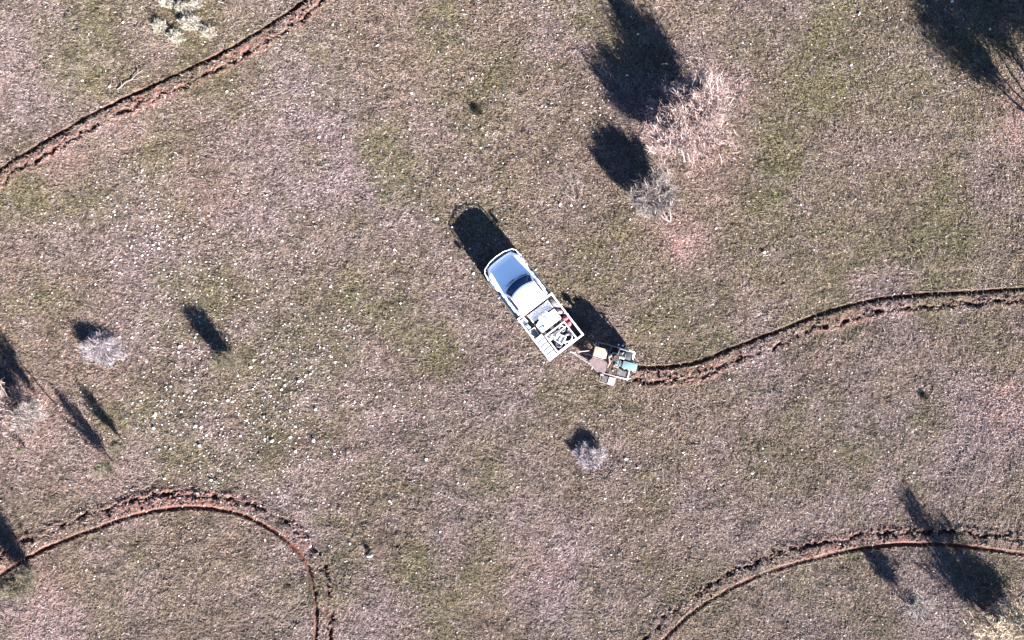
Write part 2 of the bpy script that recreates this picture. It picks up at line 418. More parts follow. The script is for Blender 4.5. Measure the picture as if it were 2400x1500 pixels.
# ------------------------------------------------------------------ grass: nobody could count it
def make_grass():
    N = 2000000
    x = RS.uniform(-26, 26, N).astype(np.float64); y = RS.uniform(-16.8, 16.8, N).astype(np.float64)
    # blades gather in tussocks
    keep = RS.rand(N) < (.42 + .75 * sstep(.35, .7, fbm(x, y, .42, 6, 3, .6)))
    x = x[keep]; y = y[keep]
    _, _, _, band = ground_fields(x, y, 1.0)
    g, p, m = cover(x, y)
    k2 = RS.rand(len(x)) > np.clip(band * 1.05 + p * .25, 0, .98)
    x, y, g, p, m = x[k2], y[k2], g[k2], p[k2], m[k2]
    n = len(x); z = ground_z(x, y)
    az = RS.uniform(0, 2 * np.pi, n)
    L = RS.uniform(.06, .18, n) * (.8 + .6 * vn(x, y, 1.2, 7)); up = RS.beta(1.5, 3, n) * .09 + .012
    wdt = RS.uniform(.005, .0125, n)
    dx, dy = np.cos(az), np.sin(az)
    V = np.empty((n, 3, 3), np.float32)
    V[:, 0] = np.stack([x - dy * wdt, y + dx * wdt, z + .002 + 0 * x], 1); V[:, 1] = np.stack([x + dy * wdt, y - dx * wdt, z + .012 + 0 * x], 1)
    V[:, 2] = np.stack([x + dx * L, y + dy * L, z + up], 1)
    r = RS.rand(n)
    col = np.tile(np.array([.215, .175, .130], np.float32), (n, 1))
    col = mixc(col, (.265, .215, .205), np.clip(m * 1.1 - .1, 0, 1) * .9)
    col = mixc(col, (.135, .137, .060), np.clip(g * 1.2 - .1, 0, 1) * (.35 + .6 * (r < .65)))
    col = mixc(col, (.40, .29, .26), np.clip(p, 0, 1) * .8)
    cl = sstep(.52, .72, fbm(x, y, .75, 12, 3)) * .55
    col = mixc(col, (.085, .075, .048), cl * (RS.rand(n) < .8))
    li = sstep(.55, .75, fbm(x, y, .5, 7, 3)) * .5
    col = mixc(col, (.34, .28, .26), li * (RS.rand(n) < .6))
    pale = (RS.rand(n) < .03 + .04 * m)
    col[pale] = (.42, .38, .35)
    me = np_mesh('grass', V.reshape(-1, 3), np.arange(n * 3).reshape(n, 3), M['grass'])
    add_tint(me, np.repeat(col, 3, axis=0))
    o = link(bpy.data.objects.new('grass', me)); tag(o, 'dry khaki and mauve grass matted over the paddock', 'grass', kind='stuff')
make_grass()

# ------------------------------------------------------------------ clods along the furrows
def ico(sub=1):
    b = bmesh.new(); bmesh.ops.create_icosphere(b, subdivisions=sub, radius=1)
    b.verts.ensure_lookup_table(); v = np.array([q.co[:] for q in b.verts]); f = np.array([[w.index for w in q.verts] for q in b.faces]); b.free(); return v, f
IV, IF = ico(1)
def scatter_blobs(cx, cy, cz, sx, sy, szz, rot, cols, name, mat, jitter=.28):
    n = len(cx); nv = len(IV)
    v = IV[None] * (1 + RS.uniform(-jitter, jitter, (n, nv, 1)))
    v = v * np.stack([sx, sy, szz], 1)[:, None]
    c, s = np.cos(rot)[:, None], np.sin(rot)[:, None]
    xx = v[..., 0] * c - v[..., 1] * s + cx[:, None]; yy = v[..., 0] * s + v[..., 1] * c + cy[:, None]; zz = v[..., 2] + cz[:, None]
    Vv = np.stack([xx, yy, zz], 2).reshape(-1, 3); Ff = (IF[None] + (np.arange(n) * nv)[:, None, None]).reshape(-1, 3)
    me = np_mesh(name, Vv, Ff, mat)
    if cols is not None: add_tint(me, np.repeat(cols, nv, axis=0))
    return link(bpy.data.objects.new(name, me))
where = ['furrow crossing the upper left of the paddock', 'furrow running right from the trailer', 'curved furrow at the lower left', 'curved furrow at the lower right']
for k, t in enumerate(TR):
    n = int(t['L'][-1] * 62); s = RS.uniform(.2, t['L'][-1] - .05, n)
    px = np.interp(s, t['L'], t['P'][:, 0]); py = np.interp(s, t['L'], t['P'][:, 1])
    e = .05; tx = np.interp(s + e, t['L'], t['P'][:, 0]) - px; ty = np.interp(s + e, t['L'], t['P'][:, 1]) - py
    l = np.hypot(tx, ty) + 1e-9; nxx, nyy = -ty / l * t['side'], tx / l * t['side']
    w = t['w'] * (.9 + .35 * (vn(s, s * 0, 1.7, 5 + k) - .5))
    off = np.where(RS.rand(n) < .62, w + RS.normal(0, .11, n), RS.uniform(.16, 1, n) * (w + .1))
    cx = px + nxx * off; cy = py + nyy * off
    dens = fbm(cx, cy, .5, 2, 2); keep = RS.rand(n) < sstep(.36, .66, dens) * .85 + .06
    cx, cy, off, w, s = cx[keep], cy[keep], off[keep], w[keep], s[keep]; n = len(cx)
    sz = RS.uniform(.018, .075, n) * (.7 + .6 * RS.rand(n) ** 3)
    redc = np.clip(t['red'] * .35 + RS.normal(0, .3, n), 0, 1)
    col = mixc(np.tile(np.array([.15, .115, .095], np.float32), (n, 1)), (.17, .075, .06), redc * .85)
    col = mixc(col, (.05, .024, .016), (RS.rand(n) < .3) * .8)
    o = scatter_blobs(cx, cy, ground_z(cx, cy) + sz * .35, sz * RS.uniform(.8, 1.5, n), sz * RS.uniform(.7, 1.1, n), sz * RS.uniform(.5, .95, n), RS.uniform(0, 6.3, n), col, 'soil_clods', M['clod'])
    tag(o, 'loose reddish clods of turf thrown up along the ' + where[k], 'soil', kind='stuff')

# ------------------------------------------------------------------ white stones
SM = []
for i in range(7):
    b = bmesh.new(); bmesh.ops.create_icosphere(b, subdivisions=2, radius=1)
    rnd = random.Random(50 + i)
    cuts = [(Vector((rnd.gauss(0, 1), rnd.gauss(0, 1), rnd.gauss(0, 1))).normalized(), rnd.uniform(.62, .92)) for _ in range(9)]
    for v in b.verts:
        for nrm, d in cuts:
            q = v.co.dot(nrm)
            if q > d: v.co -= nrm * (q - d)
        v.co.z *= .72
    me = bpy.data.meshes.new('white_stone'); b.to_mesh(me); b.free(); me.materials.append(M['stone']); SM.append(me)
def stone(px, py, r, label, group='white stones strewn over the paddock'):
    x, y = W(px, py); o = bpy.data.objects.new('white_stone', random.choice(SM)); C.objects.link(o)
    z = max(gz1(x, y), gz1(x + .04, y), gz1(x, y + .04))
    o.location = (x, y, z + r * .35); o.rotation_euler = (random.uniform(-.4, .4), random.uniform(-.4, .4), random.uniform(0, 6.3))
    o.scale = (r * random.uniform(.85, 1.3), r * random.uniform(.7, 1.0), r * random.uniform(.8, 1.15))
    return tag(o, label, 'stone', group)
BIG = [(867,1301,.13,'largest white stone, angular, right of the lower left furrow with a dark tuft as its shadow above it'),
 (718,1266,.095,'white stone at the outer edge of the lower left furrow bend'),
 (727,1281,.07,'small white stone just below another at the bend of the lower left furrow'),
 (820,1273,.085,'white stone between the lower left furrow and the largest stone'),
 (1110,641,.085,'white stone on the grass beside the left front corner of the ute'),
 (1112,616,.055,'small white stone above the one by the left front corner of the ute'),
 (1312,480,.08,'left stone of a pair right of the ute shadow and left of the leaning shrub'),
 (1338,481,.08,'right stone of a pair right of the ute shadow and left of the leaning shrub'),
 (1024,512,.085,'white stone just left of the tip of the ute shadow'),
 (1283,567,.065,'white stone on open grass up and right of the ute bonnet'),
 (1466,1075,.085,'white stone right of the pale dry bush below the trailer'),
 (1463,1100,.075,'white stone right of and below the pale dry bush under the trailer'),
 (1494,1095,.06,'small white stone farthest right of the dry bush below the trailer'),
 (420,812,.085,'white stone between the round pale bush and the slanting shrub shadow'),
 (364,972,.095,'white stone in the stony patch, left end'),
 (360,1003,.09,'white stone below another at the left end of the stony patch'),
 (457,915,.085,'white stone in the upper left of the stony patch'),
 (535,938,.085,'white stone at the upper middle of the stony patch, one of a touching pair'),
 (545,941,.07,'smaller stone of the touching pair in the upper middle of the stony patch'),
 (700,893,.10,'white stone at the upper right of the stony patch'),
 (659,913,.075,'white stone a little left of the stone at the upper right of the stony patch'),
 (459,998,.085,'flat white stone in the left half of the stony patch'),
 (472,1001,.07,'white stone touching the right side of a flat one in the stony patch'),
 (692,999,.085,'white stone at the right side of the stony patch with bare earth above it'),
 (563,1021,.08,'white stone in the centre of the stony patch'),
 (637,1033,.095,'white stone in the lower right middle of the stony patch'),
 (735,1032,.095,'white stone at the far right of the stony patch'),
 (680,1024,.08,'upright white stone near the right side of the stony patch'),
 (466,1044,.08,'white stone in the lower left of the stony patch'),
 (692,1058,.085,'white stone at the lower right of the stony patch'),
 (386,1121,.075,'white stone at the lower left end of the stony patch'),
 (372,1053,.06,'flat white stone low on the left of the stony patch'),
 (122,133,.07,'white stone at the upper left above the first furrow'),
 (258,203,.07,'white stone above the upper left furrow beside the fallen stick'),
 (194,189,.06,'white stone a little above and left of the fallen stick'),
 (590,217,.065,'white stone below the upper left furrow on open ground'),
 (779,57,.06,'white stone right of the top end of the upper left furrow'),
 (2192,1435,.05,'white stone near the lavender shrub at the lower right'),
 (1495,82,.06,'white stone lying in the shadow of the big pale tree'),
 (1469,178,.06,'white stone lying deep in the shadow of the big pale tree'),
 (1352,280,.07,'white stone left of the big pale tree and its shadow'),
 (2227,7,.07,'white stone lying in the shadow at the upper right corner'),
 (2160,17,.06,'white stone at the left edge of the upper right shadow'),
 (2234,194,.05,'white stone below the upper right shadow'),
 (2268,69,.05,'left stone of two inside the upper right shadow'),
 (2317,70,.05,'right stone of two inside the upper right shadow')]
for q in BIG: stone(*q)
# areas where stones lie: (px, py, radius px, weight)
AREAS = [(560,960,200,62),(480,980,150,28),(650,1000,190,36),(600,820,200,24),(450,640,220,24),(350,545,90,26),(300,560,120,14),(750,170,180,16),(1130,190,200,14),(1150,520,160,10),(830,730,260,16),(950,1080,160,10),(300,200,220,12),(1350,250,60,6),(250,1200,150,8),(1340,900,160,8),(1000,300,200,12),(1750,930,240,8),(1500,1250,250,8),(2050,180,260,8),(560,640,220,12),(1250,80,150,8),(1650,1150,220,6)]
pts = []
wts = np.array([a[3] for a in AREAS], float)
# the nearest-looking (largest) ones are things of their own, the rest one object
while len(pts) < 254:
    a = AREAS[RS.choice(len(AREAS), p=wts / wts.sum())] if RS.rand() < .68 else (1200, 750, 900, 0)
    px = RS.normal(a[0], a[2] * .75); py = RS.normal(a[1], a[2] * .6)
    if not (5 < px < 2395 and 5 < py < 1495): continue
    if 1120 < px < 1490 and 560 < py < 910: continue
    if min([abs(px - q[0]) + abs(py - q[1]) for q in BIG] + [abs(px - q[0]) + abs(py - q[1]) for q in pts] + [99]) < 9: continue
    pts.append((px, py))
for px, py in pts:
    stone(px, py, random.uniform(.038, .066) * (1.25 if random.random() < .15 else 1), 'small white stone, one of hundreds alike strewn through the dry grass')
n = 2600
ax = []
while len(ax) < n:
    a = AREAS[RS.choice(len(AREAS), p=wts / wts.sum())] if RS.rand() < .42 else (1000, 750, 1100, 0)
    px = RS.normal(a[0], a[2] * .95); py = RS.normal(a[1], a[2] * .75)
    if -20 < px < 2420 and -20 < py < 1520: ax.append(((px - 1200) / PXM, (750 - py) / PXM))
ax = np.array(ax); sz = RS.uniform(.015, .036, n)
o = scatter_blobs(ax[:, 0], ax[:, 1], ground_z(ax[:, 0], ax[:, 1]) + .022, sz * 1.2, sz, sz * .8, RS.uniform(0, 6, n), None, 'pebbles', M['stone'], .12)
tag(o, 'tiny white pebbles scattered among the dry grass', 'pebbles', kind='stuff')

# ------------------------------------------------------------------ shrubs and trees
def sdirs(n):
    v = RS.normal(0, 1, (n, 3)); return v / np.linalg.norm(v, axis=1)[:, None]
def leaf_mesh(lobes, size, name, mat, strand=.0, gravity=.0, lens=(.25, .6), sw=.007, parent=None, hollow=.35, gap=.5, feather=.28, spray=True):
    """lobes: (x,y,z,rx,ry,rz,n). Leaves are small bent quads; 'strand' = share that are long thin twigs"""
    Vs = []; Fs = []; base = 0
    for (lx, ly, lz, rx, ry, rz, n) in lobes:
        d = sdirs(n); rad = RS.uniform(hollow ** 2.2, 1, n) ** (1 / 2.2) * (1 + feather * np.abs(RS.normal(0, 1, n)) * (RS.rand(n) < .35))
        # uneven outline: radius varies with direction
        bump = 1 + .26 * np.sin(d[:, 0] * 5 + lx * 7) * np.sin(d[:, 1] * 6 + ly * 5) + .20 * np.sin(d[:, 2] * 7 + d[:, 0] * 9 + lz) + .10 * np.sin(d[:, 0] * 17 + lx) * np.sin(d[:, 1] * 19 + d[:, 2] * 15)
        c = d * (rad * bump)[:, None] * np.array([rx, ry, rz]) + np.array([lx, ly, lz])
        if spray:                                                   # leaves gather along plumes that fan out of the stem
            K_ = max(5, n // 130); dd = sdirs(K_); dd[:, 2] = np.abs(dd[:, 2]) * 1.1 + .15
            tip = dd * RS.uniform(.75, 1.55, K_)[:, None] * np.array([rx, ry, rz * 1.1]) + np.array([lx, ly, lz - rz * .25])
            root = np.array([lx, ly, lz]) * np.array([.75, .75, .55]); k = RS.randint(0, K_, n); u = (RS.rand(n) ** .55)[:, None]
            sg = .030 + .10 * (1 - u) * max(rx, ry)
            c2 = root[None] * (1 - u) + tip[k] * u + RS.normal(0, 1, (n, 3)) * sg
            c = np.where((RS.rand(n) < .42)[:, None], c, c2)
        # gaps between clumps
        q = vn(c[:, 0] + c[:, 2] * .7, c[:, 1] - c[:, 2] * .6, .42, 3)
        c = c[(q > gap * .75) | (RS.rand(n) < .25)]; c = c[c[:, 2] > .02]
        ns = int(len(c) * strand); nl = len(c) - ns
        if nl > 0:
            p = c[:nl]; a = sdirs(nl); b = np.cross(a, sdirs(nl)); b /= np.linalg.norm(b, axis=1)[:, None]
            s = RS.uniform(.6, 1.3, nl)[:, None] * size
            q = np.stack([p - a * s, p - b * s * .42, p + a * s, p + b * s * .42], 1)
            Vs.append(q.reshape(-1, 3)); Fs.append(np.arange(nl * 4).reshape(-1, 4) + base); base += nl * 4
        if ns > 0:
            p = c[nl:]; out = (p - np.array([lx, ly, max(0, lz - rz * 1.0)])); out /= np.linalg.norm(out, axis=1)[:, None] + 1e-6
            a = out * .9 + sdirs(ns) * .75; a /= np.linalg.norm(a, axis=1)[:, None]
            b = np.cross(a, np.array([0, 0, 1.0])) + 1e-4; b /= np.linalg.norm(b, axis=1)[:, None]
            Ls = RS.uniform(lens[0], lens[1], ns)[:, None]; bend = np.cross(a, b) * RS.uniform(-.3, .3, ns)[:, None] + b * RS.uniform(-.35, .35, ns)[:, None]
            w_ = sw * RS.uniform(.7, 1.4, ns)[:, None]
            prev = p - a * Ls * .5
            P1 = p + bend * Ls * .35; P2 = p + a * Ls * .5 + np.array([0, 0, -gravity])[None] * Ls
            q = np.stack([prev - b * w_, prev + b * w_, P1 + b * w_ * .8, P1 - b * w_ * .8], 1); q2 = np.stack([P1 - b * w_ * .8, P1 + b * w_ * .8, P2 + b * w_ * .3, P2 - b * w_ * .3], 1)
            q = np.stack([q, q2], 1).reshape(-1, 3)
            # share the middle edge so that a twig is one island
            q = np.stack([prev - b * w_, prev + b * w_, P1 + b * w_ * .8, P1 - b * w_ * .8, P2 + b * w_ * .3, P2 - b * w_ * .3], 1).reshape(-1, 3)
            q[:, 2] = np.maximum(q[:, 2], .01)
            k = np.arange(ns)[:, None] * 6 + base
            Vs.append(q); Fs.append(np.concatenate([k + np.array([[0, 1, 2, 3]]), k + np.array([[3, 2, 4, 5]])])); base += ns * 6
    me = np_mesh(name, np.concatenate(Vs), np.concatenate(Fs), mat)
    return link(bpy.data.objects.new(name, me), parent)

def limbs(parent, tips, r0, mat, name='trunk', fork=.35, twigs=3, base=(0, 0, -.05)):
    mb = MB(); rnd = random.Random(len(tips) * 7 + int(r0 * 1000))
    for t in tips:
        t = Vector(t); b = Vector(base); n = 7; pts = []; w = Vector((rnd.uniform(-1, 1), rnd.uniform(-1, 1), 0)) * .12 * t.length
        for i in range(n + 1):
            u = i / n; p = b.lerp(t, u) + w * math.sin(u * 3.1) + Vector((rnd.gauss(0, .01), rnd.gauss(0, .01), 0)) * t.length
            p.z = max(p.z, b.z); pts.append(p)
        rr = [r0 * (1 - .85 * i / n) for i in range(n + 1)]
        mb.tube(pts, rr, 6)
        for k in range(twigs):
            i = rnd.randint(2, n); d = Vector((rnd.uniform(-1, 1), rnd.uniform(-1, 1), rnd.uniform(.1, .9))).normalized() * t.length * rnd.uniform(.25, .45)
            mb.tube([pts[i], pts[i] + d * .5 + Vector((0, 0, .03)), pts[i] + d], [rr[i] * .6, rr[i] * .4, .004], 5)
    return mb.build(name, mat, parent, smooth=True)

K = {
 'pinkgrey': mat_leaf('pink_grey_twigs', [(.18, .125, .11), (.30, .215, .20), (.42, .31, .29), (.50, .375, .36), (.80, .66, .64)]),
 'lav': mat_leaf('silver_lavender_twigs', [(.13, .11, .12), (.28, .24, .26), (.42, .37, .39), (.75, .68, .71)]),
 'pinkdull': mat_leaf('dull_pink_twigs', [(.15, .105, .095), (.26, .185, .17), (.36, .26, .245), (.44, .33, .32), (.70, .57, .56)]),
 'lavdark': mat_leaf('grey_twigs_and_dull_leaves', [(.11, .09, .07), (.17, .14, .11), (.24, .20, .18), (.36, .31, .31), (.72, .65, .68)]),
 'olive': mat_leaf('olive_leaves', [(.07, .06, .04), (.15, .13, .085), (.19, .165, .12), (.30, .26, .21)]),
 'cream': mat_leaf('cream_leaves', [(.22, .17, .10), (.46, .36, .25), (.55, .44, .32), (.78, .66, .50)]),
 'saltbush': mat_leaf('pale_saltbush_leaves', [(.20, .19, .13), (.44, .41, .34), (.55, .50, .43), (.70, .64, .56)]),
 'dark': mat_leaf('dark_tussock', [(.012, .012, .006), (.035, .03, .016), (.06, .05, .028)]),
}
p_ = np.array([SHY, -SHX]) * 1.0     # unit vector to the right of the shadow direction (up-right in the picture)
def AP(al, pe):                       # offsets along the shadow direction / to its right, metres
    return (SHX * al + p_[0] * pe, SHY * al + p_[1] * pe)

# the big pale tree, two lobes
bx, by = W(1592, 292)
t = empty('pale_tree', (bx, by, gz1(bx, by)), 0, 'large pinkish grey bare-twigged tree with a two lobed dark shadow above the ute', 'tree')
a1 = AP(.2, 1.05); a2 = AP(-.1, -.9); a3 = AP(-.9, 0.4)
leaf_mesh([(a1[0], a1[1], 1.30, 1.0, 1.0, .72, 10500), (a2[0], a2[1], 1.15, .9, .9, .72, 10000), (0, .0, .75, 1.3, 1.3, .50, 14000), (a1[0] + .15, a1[1] + .2, 2.0, .42, .42, .5, 1500), (a3[0], a3[1], .45, 1.3, 1.3, .45, 3000)], .04, 'crown', K['pinkgrey'], strand=.45, lens=(.3, .75), sw=.010, parent=t)
limbs(t, [(a1[0], a1[1], 2.2), (a2[0], a2[1], 2.1), (.2, -.6, 1.4), (-.8, .6, 1.5), (.9, -.1, 1.3)], .07, M['palebark'])

# leaning shrub with the visible trunk shadow
bx, by = W(1572, 524)
t = empty('leaning_shrub', (bx, by, gz1(bx, by)), 0, 'silvery leaning shrub with fan of bare branches below the big pale tree', 'shrub')
leaf_mesh([(-1.1, 1.3, .70, .80, .70, .48, 5600), (-.45, 1.6, .75, .36, .7, .40, 1700), (-1.65, 1.15, .72, .45, .45, .28, 1000), (-1.35, 1.35, 1.12, .34, .4, .26, 650), (-.6, 1.75, 1.10, .26, .3, .26, 500), (-.95, 1.5, 1.25, .2, .2, .2, 200), (-.2, 1.0, .6, .2, .6, .3, 420), (-.9, .6, .45, .45, .3, .25, 420)], .036, 'crown', K['lavdark'], strand=.72, lens=(.35, .8), sw=.008, parent=t)
limbs(t, [(-1.2, 1.4, 1.1), (-.4, 2.0, 1.0), (-1.6, 1.1, .8), (-.1, 1.6, .9), (-1.0, .6, .5), (-.7, 1.2, 1.0), (-1.3, .9, .8)], .022, M['palebark'], twigs=14)

x, y = W(1352, 478); t = empty('bare_shrub', (x, y, gz1(x, y)), 0, 'faint low bare shrub of curved pale sticks left of the leaning shrub', 'shrub')
limbs(t, [(-.9, 1.0, .35), (-.4, 1.5, .45), (.1, 1.3, .4), (.25, .7, .3), (-.7, .5, .25)], .016, M['palebark'], twigs=7)
# right top corner: tree stands just outside the frame, its shadow falls in
bx, by = W(2486, 318)
t = empty('shade_tree', (bx, by, gz1(bx, by)), 0, 'dense many-stemmed tree whose black shadow fills the upper right corner', 'tree')
o1 = AP(0, -1.15); o2 = AP(0, .6); o3 = AP(.2, 2.2)
leaf_mesh([(o1[0], o1[1], 2.75, 1.15, 1.15, 1.0, 14000), (o1[0] + .1, o1[1] - .1, 1.95, .5, .5, .4, 1600), (o2[0], o2[1], 3.3, 1.5, 1.5, 1.3, 22000), (o3[0], o3[1], 3.0, 1.4, 1.4, 1.3, 18000), (0, 0, 4.3, 1.6, 1.6, .9, 9000)], .05, 'crown', K['olive'], strand=.15, lens=(.2, .5), parent=t, gap=.35)
limbs(t, [(o1[0], o1[1], 2.6), (o1[0] * .7, o1[1] * .7, 3.1), (o2[0], o2[1], 3.3), (o3[0], o3[1], 3.1), (0, .1, 4.2)], .055, M['bark'], twigs=2)

# left edge bush
bx, by = W(8, 972)
t = empty('pale_bush', (bx, by, gz1(bx, by)), 0, 'pinkish grey bush at the left edge with a black shadow above it', 'shrub')
leaf_mesh([(.95, .2, .80, .85, .85, .55, 4200), (.45, .4, 1.4, .95, .95, .8, 6500), (-.9, .3, 1.1, 1.0, 1.0, .95, 7500), (.9, -.2, .5, .7, .6, .4, 1500), (-.2, -.3, .45, 1.4, .9, .4, 2000)], .04, 'crown', K['pinkdull'], strand=.5, lens=(.3, .7), sw=.010, parent=t)
limbs(t, [(.4, .2, 1.5), (-.9, .4, 1.7), (.8, -.3, .7), (-.3, -.5, .8)], .05, M['palebark'])

def slim(px, py, h, w, label, kind='olive', lean=(0, 0), n=1500, name='young_tree', low=.25, trunk='bark', group=None, strand=.3, cat='tree'):
    x, y = W(px, py); t = empty(name, (x, y, gz1(x, y)), 0, label, cat, group)
    lob = []
    for i, (f, wf) in enumerate([(.36, .55), (.52, 1.0), (.68, 1.0), (.84, .65), (.95, .3)]):
        f = low + (1 - low) * (f - .3) / .7
        lob.append((lean[0] * f, lean[1] * f, h * f, w * wf * .5, w * wf * .5, h * .17, int(n * wf * .35)))
    leaf_mesh(lob, .026, 'crown', K[kind], strand=strand, lens=(.12, .32), sw=.006, parent=t, hollow=.1, gap=.3)
    limbs(t, [(lean[0], lean[1], h * .98), (lean[0] * .6 + w * .2, lean[1] * .6, h * .7)], .022, M[trunk], twigs=3); return t
slim(268, 1090, 1.7, .85, 'slender young tree, the lower left of two casting spear shaped shadows', group='slender young trees', n=3300)
slim(292, 1042, 1.4, .62, 'slender young tree, the upper right of two casting spear shaped shadows', group='slender young trees', n=2200)
slim(64, 1052, .8, .34, 'tiny sapling below the pale bush at the left edge', n=600, name='sapling')
x, y = W(536, 842); t = empty('upright_shrub', (x, y, gz1(x, y)), 0, 'upright olive shrub with a broad slanting shadow right of the round pale bush', 'shrub')
leaf_mesh([(.05, .0, .22, .48, .46, .22, 2700), (0, .05, .52, .50, .48, .28, 3000), (-.10, -.05, .82, .42, .40, .26, 1700), (.18, .15, .88, .26, .26, .22, 700), (-.22, -.12, 1.08, .2, .2, .16, 260)], .026, 'crown', K['olive'], strand=.35, lens=(.12, .35), sw=.006, parent=t, hollow=.1, gap=.25)
limbs(t, [(-.1, 0, 1.1), (.2, .15, 1.0), (-.3, -.1, 1.15)], .02, M['bark'])
slim(84, 1350, 2.4, 1.35, 'tall olive shrub at the lower left edge, shadow crossing the furrow', n=17000, name='tall_shrub', low=.12, lean=(-.1, .1), cat='shrub')
# thin bare sapling by the left edge bush
x, y = W(134, 948); t = empty('young_tree', (x, y, gz1(x, y)), 0, 'lopsided young tree beside the left bush, its shadow edged by one long dark line', 'tree')
q = AP(0, -.62); leaf_mesh([(q[0], q[1], .95, .42, .42, .35, 1800), (q[0], q[1], 1.45, .60, .60, .42, 3400), (q[0] * 1.5, q[1] * 1.5, 1.75, .6, .6, .4, 2400)], .028, 'crown', K['lavdark'], strand=.35, lens=(.12, .35), parent=t, sw=.006)
limbs(t, [(-.15, .05, 2.1)], .035, M['bark'], twigs=4)
# lavender shrub and the cream tree at lower right
x, y = W(2118, 1408); t = empty('grey_shrub', (x, y, gz1(x, y)), 0, 'grey lavender shrub left of the cream leaved tree at the lower right', 'shrub')
leaf_mesh([(.85, -.30, .14, .75, .7, .10, 420), (.25, .05, .80, .50, .50, .26, 1900), (.05, .1, 1.05, .25, .25, .2, 350)], .03, 'crown', K['lavdark'], strand=.6, lens=(.15, .45), sw=.008, parent=t, gap=.3)
limbs(t, [(.15, .0, 1.05), (.4, .1, .9), (.9, -.4, .35), (.1, .1, .9)], .02, M['bark'])
x, y = W(2312, 1432); t = empty('cream_tree', (x, y, gz1(x, y)), 0, 'cream leaved spreading tree in the lower right corner', 'tree')
a1 = AP(0, -.55); a2 = AP(.1, .25)
leaf_mesh([(a1[0] + .2, a1[1] - .1, .95, .75, .75, .55, 2700), (a2[0] + .3, a2[1], 1.35, .75, .75, .65, 2600), (1.0, -.4, .8, 1.1, .9, .5, 5000), (.1, .1, 1.95, .7, .6, .45, 1000), (.3, .1, 2.4, .6, .5, .35, 450), (.7, .2, .7, .6, .5, .4, 1500)], .045, 'crown', K['cream'], strand=.4, lens=(.25, .6), sw=.011, parent=t, gap=.62)
limbs(t, [(a1[0], a1[1], 1.4), (a2[0], a2[1], 1.9), (.8, -.6, 1.1), (.1, .2, 2.6), (-.15, .2, 2.2), (.9, .3, 1.1)], .04, M['palebark'], twigs=6)

# round dry bushes
def dome(px, py, r, h, label, kind='lav', n=2600, sub=None, name='dry_bush', group=None, strand=.75, ls=(.12, .34), sw=.0065):
    x, y = W(px, py); t = empty(name, (x, y, gz1(x, y)), 0, label, 'bush', group)
    lob = [(0, 0, h * .34, r, r * .8, h * .6, n)] + (sub or [])
    leaf_mesh(lob, .03, 'crown', K[kind], strand=strand, lens=ls, sw=sw, parent=t, hollow=.3, gap=.25, spray=False, feather=.12)
    limbs(t, [(r * .5 * math.cos(a), r * .4 * math.sin(a), h * .7) for a in (.3, 1.8, 3.1, 4.4, 5.5)], .016, M['palebark'], twigs=2)
    return t
dome(243, 818, .86, .38, 'round silvery dry bush with black shadow, left of the upright olive shrub', n=9000, group='round dry bushes', sub=[(-.3, .1, .38, .6, .4, .2, 1500)])
dome(1378, 1064, .64, .36, 'round silvery dry bush standing alone below the trailer', n=6500, group='round dry bushes', sub=[(.45, .22, .35, .35, .14, .16, 500), (.05, -.35, .2, .5, .3, .2, 900)])
# pale saltbush clumps upper left
for i, (px, py, r, l) in enumerate([(375, 62, .34, 'pale saltbush clump, leftmost of the cluster at the upper left'), (447, 55, .46, 'largest pale saltbush clump in the middle of the upper left cluster'),
    (428, 20, .36, 'pale saltbush clump above the largest one of the cluster'), (487, 76, .32, 'pale saltbush clump, rightmost of the upper left cluster'),
    (413, 88, .36, 'pale saltbush clump, lowest of the upper left cluster'), (390, 3, .38, 'pale saltbush clump at the top edge, cut by the frame'), (460, 8, .26, 'small pale saltbush clump at the top edge right of the others')]):
    dome(px, py, r, r * .8, l, 'saltbush', int(1500 * (r / .35) ** 2), name='saltbush', group='pale saltbush clumps', strand=.65, ls=(.08, .2), sw=.008)
for i, (px, py, r, l) in enumerate([(1120, 262, .22, 'small dark tussock alone on the open grass above the ute shadow'), (2168, 930, .15, 'small dark round tussock at the right side below the furrow'),
    (864, 1286, .10, 'dark tuft standing in for the shadow behind the largest white stone')]):  # last tuft is put in as the shadow of the largest stone
    dome(px, py, r, r * .9, l, 'dark', 900, name='tussock', group='dark grass tussocks', strand=.7, ls=(.08, .2), sw=.008)

# fallen sticks
def stick(px, py, rz, l, label, br=3, r=.014, mat='palebark'):
    x, y = W(px, py); rnd = random.Random(int(px)); mb = MB()
    pts = [(math.cos(rz) * l * (i / 6 - .5) + rnd.gauss(0, .02), math.sin(rz) * l * (i / 6 - .5) + rnd.gauss(0, .02), .05 + rnd.uniform(0, .05)) for i in range(7)]
    mb.tube(pts, [r * (1 - .1 * i) for i in range(7)], 6)
    for k in range(br):
        i = rnd.randint(1, 5); a = rz + rnd.choice((-1, 1)) * rnd.uniform(.4, .9); ll = l * rnd.uniform(.25, .45); p = Vector(pts[i])
        mb.tube([p, p + Vector((math.cos(a) * ll * .5, math.sin(a) * ll * .5, .03)), p + Vector((math.cos(a + .3) * ll, math.sin(a + .3) * ll, .01))], [r * .7, r * .5, .003], 5)
    o = mb.build('fallen_branch', M[mat], None, True); o.location = (x, y, gz1(x, y)); tag(o, label, 'branch', 'fallen branches on the grass')
stick(306, 188, R(38), 1.5, 'pale fallen branch just above the upper left furrow', 3, .022)
stick(1308, 412, R(-50), 1.0, 'short pale fallen branch above the faint bare shrub of curved sticks', 4, .015)
stick(1215, 330, R(-70), .7, 'thin fallen twig on the open grass above the ute shadow', 2, .010)
stick(945, 505, R(60), .8, 'thin fallen twig left of the ute shadow', 2, .012)

